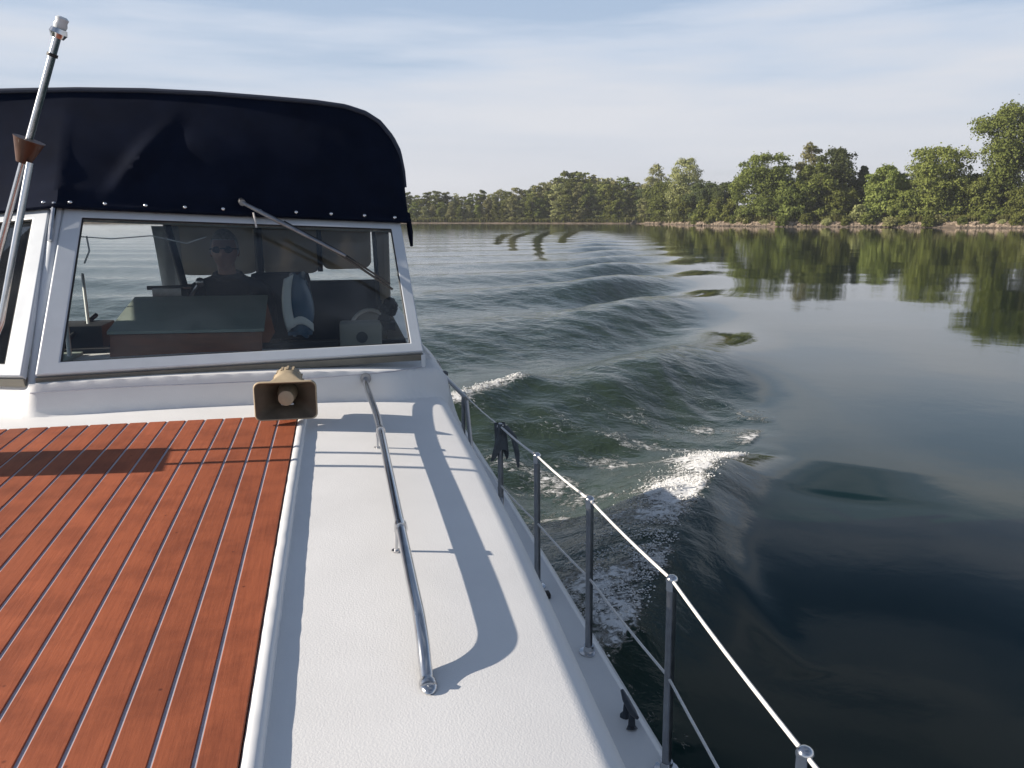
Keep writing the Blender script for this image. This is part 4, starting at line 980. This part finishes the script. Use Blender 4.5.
# cleat
cl = atZ(629, 717, SDZ+.02); d = (atZ(637, 730, SDZ+.03)-atZ(622, 702, SDZ+.03)).normalized(); d.z = 0
b = MB(); b.tube([cl-d*.075+Vector((0, 0, .048)), cl-d*.035+Vector((0, 0, .040)), cl+d*.035+Vector((0, 0, .040)), cl+d*.075+Vector((0, 0, .048))], [.006, .012, .012, .006], 10)
for s_ in (-1, 1): b.tube([cl+d*.032*s_+Vector((0, 0, -.02)), cl+d*.028*s_+Vector((0, 0, -.012)), cl+d*.026*s_+Vector((0, 0, .035))], [.020, .012, .010], 10)
b.build('mooring_cleat', mat('dark_bronze', (.06, .07, .085), .45, .7), boat)
b = MB(); b.box(Vector((.80, 3.08, SDZ+.012)), (.03, .04, .024), bev=.006); b.build('deck_fairlead', M['dark'], boat)
b = MB(); b.ball(atZ(583, 686, SDZ+.003), .006, 8); b.build('deck_screw', M['dark'], boat)

# ================================================================== LOOSE THINGS
# coil of rope on the gate rail
b = MB(); p0 = aft[1].lerp(aft[2], .62)+Vector((.0, 0, -.02))
for k in range(3):
    b.tube([p0+Vector((.035*math.sin(a)+.015*k, .05*k+.02*math.sin(a), -.14-.14*math.cos(a)*1.0)) for a in np.linspace(0, 2*PI, 20)], .008, 6)
o = b.build('rope_coil', M['rope']); tag(o, 'coil of pale rope hung on the side rail beside the windshield corner', 'rope')
b = MB(); p1 = aft[1]
b.tube([p1+Vector((.012*math.cos(k*1.9), .012*math.sin(k*1.9), .02-.035*k)) for k in range(10)], [.02, .028, .018, .03, .02, .026, .018, .024, .02, .012], 7)
o = b.build('knotted_cord', M['cloth']); tag(o, 'dark cord knotted down the post of the side rail', 'cord')
def rag(u, v):
    a = u*2*PI; r = .022+.012*v+.008*math.sin(a*3+v*4); t = T[4]
    return t+Vector((r*math.cos(a)+.008*v*v*math.cos(a), r*math.sin(a)*.8, .015-.16*v*(1+.2*math.sin(a*2+1))))
b = MB(); b.grid(rag, 25, 12); b.tube([T[4]+Vector((.02, -.02, 0)), T[4]+Vector((.06, -.04, -.05)), T[4]+Vector((.075, -.05, -.13)), T[4]+Vector((.08, -.055, -.20))], [.016, .016, .013, .006], 8)
o = b.build('rag', M['cloth']); tag(o, 'dark grey rag tied round the top of the farthest lifeline post', 'rag')
# small radio box on the dash, right
c_ = atY(360, 314, 4.02)
bp_ = Vector((c_.x, 4.06, topz(.0, 4.0)+.085)); bp_.x = c_.x
b = MB(); b.box(bp_, (.205, .12, .145), bev=.016); rad = b.build('speaker_box', M['case']); tag(rad, 'small olive grey box with a dark round emblem lying on the dash behind the wiper', 'box')
b = MB(); b.tube([bp_+Vector((.005, -.066, 0)), bp_+Vector((.005, -.060, 0))], .028, 20); e = b.build('emblem', M['emblem']); e.parent = rad
b = MB(); b.box(bp_+Vector((0, -.061, .055)), (.18, .004, .012)); e = b.build('front_trim', M['case']); e.parent = rad
# striped bag left of it
bg_ = atY(299, 303, 4.25)
b = MB(); b.grid(lambda u, v: bg_+Vector((.075*math.cos(u*2*PI)*(.55+.45*math.sin(PI*min(1, v*1.1))), .06*math.sin(u*2*PI), -.16+.30*v+.02*math.sin(u*12))), 25, 12); b.box(bg_+Vector((0, 0, -.15)), (.12, .09, .02))
bag = b.build('swim_bag', M['bagb']); tag(bag, 'dark blue and white folded vinyl bag standing on the dash beside the driver', 'bag')
b = MB(); b.grid(lambda u, v: bg_+Vector((-.062+.045*u+.035*v*(1-v)*-2, -.068-.01*math.sin(u*PI), .13-.26*v+.02*u)), 6, 12); b.grid(lambda u, v: bg_+Vector((-.06+.13*u, -.07, -.10-.04*v+.04*math.sin(u*PI))), 8, 4); e = b.build('white_stripe', M['bagw'], None, solid=.004); e.parent = bag
# bottle-like dark bundle at the right end of the dash
b = MB(); bb = atY(389, 312, 4.12)
for k in range(9): b.ball(bb+Vector((random.uniform(-.03, .03), random.uniform(-.03, .03), random.uniform(-.05, .05))), random.uniform(.02, .035), 8)
b.box(bb+Vector((0, 0, -.07)), (.06, .06, .04)); o = b.build('cable_bundle', M['dark']); tag(o, 'dark bundle of cable lying right of the olive grey box on the dash', 'cable')

# ================================================================== PERSON
HX = Vector((-.72, 5.36, 2.49))   # head centre
person = empty('person', (HX.x, 5.55, 1.71), 'grey-haired man in dark jacket and sunglasses sitting at the helm behind the windshield', 'person')
def skinned(name, verts, edges, radii, m, parent, sub=2, root=0):
    me = bpy.data.meshes.new(name); me.from_pydata(verts, edges, []); o = bpy.data.objects.new(name, me); COL.objects.link(o)
    o.parent = parent; o.location = -Vector(parent.location)
    md = o.modifiers.new('skin', 'SKIN'); md.use_smooth_shade = True
    for i, r in enumerate(radii):
        sv = me.skin_vertices[0].data[i]; sv.radius = r if isinstance(r, tuple) else (r, r); sv.use_root = (i == root)
    s = o.modifiers.new('sub', 'SUBSURF'); s.levels = sub; s.render_levels = sub
    me.materials.append(m); return o
x, y = HX.x, HX.y
bv_ = [(x, 5.55, 1.80), (x, 5.54, 1.98), (x, 5.50, 2.14), (x, 5.46, 2.27), (x, 5.43, 2.36),     # pelvis, waist, chest, collar, neck
       (x-.21, 5.46, 2.235), (x+.21, 5.46, 2.235),                     # shoulders
       (x-.25, 5.36, 1.99), (x-.17, 5.08, 2.04),       # left elbow, wrist
       (x+.25, 5.36, 1.99), (x+.17, 5.08, 2.04),
       (x-.11, 5.50, 1.79), (x-.15, 5.10, 1.79), (x-.15, 5.06, 1.34), (x-.15, 4.98, 1.26), (x+.11, 5.50, 1.79), (x+.15, 5.10, 1.79), (x+.15, 5.06, 1.34), (x+.15, 4.98, 1.26)]
be = [(0, 1), (1, 2), (2, 3), (3, 4), (3, 5), (3, 6), (5, 7), (7, 8), (6, 9), (9, 10), (0, 11), (11, 12), (12, 13), (13, 14), (0, 15), (15, 16), (16, 17), (17, 18)]
br_ = [(.17, .13), (.17, .12), (.18, .125), (.10, .085), .055, .075, .075, .055, .034, .055, .034, .095, .075, .05, .04, .095, .075, .05, .04]
body = skinned('body', bv_, be, br_, M['black'], person)
# jacket collar
b = MB(); b.tube([Vector((x+.075*math.cos(a), 5.435+.07*math.sin(a), 2.335+.015*math.sin(a))) for a in np.linspace(0, 2*PI, 21)], .022, 8, False); b.build('jacket_collar', M['black'], person)
# head
def head(u, v):
    ph = PI*v; th = 2*PI*u; sx, cx = math.sin(th), math.cos(th); s = math.sin(ph); z = math.cos(ph)
    wx, wy, wz = .078, .098, .122
    px_, py_, pz_ = wx*s*sx, -wy*s*cx, wz*z        # face towards -Y (cx=1)
    if z < 0: px_ *= 1-.28*(-z)**1.3; py_ = py_*(1-.12*-z)-(.010*(-z) if cx > 0 else -.012*(-z))
    f = max(0, cx)**6*s
    nose = .026*math.exp(-((z+.10)/.16)**2)*math.exp(-(sx/.17)**2)*(cx > 0)
    brow = .006*math.exp(-((z-.22)/.10)**2)*max(0, cx); eye = -.008*math.exp(-((z-.06)/.10)**2)*math.exp(-((abs(sx)-.42)/.18)**2)*(cx > 0)
    lip = .006*math.exp(-((z+.46)/.05)**2)*math.exp(-(sx/.3)**2)*(cx > 0)-.003*math.exp(-((z+.52)/.02)**2)*math.exp(-(sx/.3)**2)*(cx > 0); chin = .010*math.exp(-((z+.80)/.15)**2)*(cx > 0)
    py_ -= nose+brow+eye+lip+chin
    return HX+Vector((px_, py_, pz_))
b = MB(); b.grid(head, 49, 37)
for s_ in (-1, 1): b.ball(HX+Vector((s_*.080, .008, -.005)), .03, 12, (.35, .6, 1.05))
b.tube([HX+Vector((0, .02, -.07)), Vector((x, 5.43, 2.33))], [.052, .058], 16); b.build('head', M['skin'], person)
def hairf(u, v):
    p = head(u, v*.62); c = p-HX; th = 2*PI*u; cx = math.cos(th)
    lim = .62 if cx < .25 else .34
    p = head(u, v*lim); c = p-HX
    n_ = 1.14+.04*mnoise.noise(c*40)
    if v > .93: n_ = 1.0
    return HX+Vector((c.x*n_, c.y*n_+.004, c.z*1.10+.006))
b = MB(); b.grid(hairf, 49, 20); b.build('hair', M['hair'], person)
b = MB()
for s_ in (-1, 1):
    b.ball(HX+Vector((s_*.032, -.094, .012)), .029, 14, (1, .22, .72)); b.tube([HX+Vector((s_*.060, -.094, .018)), HX+Vector((s_*.083, -.03, .014)), HX+Vector((s_*.084, .015, .010))], .004, 6)
b.tube([HX+Vector((-.02, -.106, .020)), HX+Vector((.02, -.106, .020))], .004, 6); b.build('sunglasses', M['black'], person)
# hands on the wheel
for s_ in (-1, 1):
    wr = Vector((x+s_*.17, 5.08, 2.04)); b = MB(); b.ball(wr+Vector((0, -.06, .0)), .045, 12, (.85, 1.0, .42))
    for k in range(4):
        q = wr+Vector((s_*(-.033+.021*k), -.095, .006)); L_ = (.9, 1.05, 1.0, .8)[k]
        b.tube([q, q+Vector((0, -.03*L_, .008)), q+Vector((0, -.052*L_, -.012)), q+Vector((0, -.045*L_, -.034))], [.0095, .009, .008, .007], 8)
    q = wr+Vector((-s_*.034, -.045, 0)); b.tube([q, q+Vector((-s_*.02, -.025, -.006)), q+Vector((-s_*.018, -.05, -.016))], [.011, .010, .008], 8)
    b.build('hand', M['skin'], person)

# ================================================================== AIR
hm = bpy.data.materials.new('river_haze'); hm.use_nodes = True; t = hm.node_tree; t.nodes.clear()
o_ = t.nodes.new('ShaderNodeOutputMaterial'); pv = t.nodes.new('ShaderNodeVolumePrincipled'); pv.inputs['Color'].default_value = (.92, .95, 1, 1); pv.inputs['Density'].default_value = .00024; pv.inputs['Anisotropy'].default_value = .2
t.links.new(pv.outputs[0], o_.inputs['Volume'])
b = MB(); b.box((0, 0, 19.0), (7000, 7000, 44)); hz_o = b.build('haze', hm); tag(hz_o, 'faint pale morning haze over the whole river', 'haze', kind='stuff')
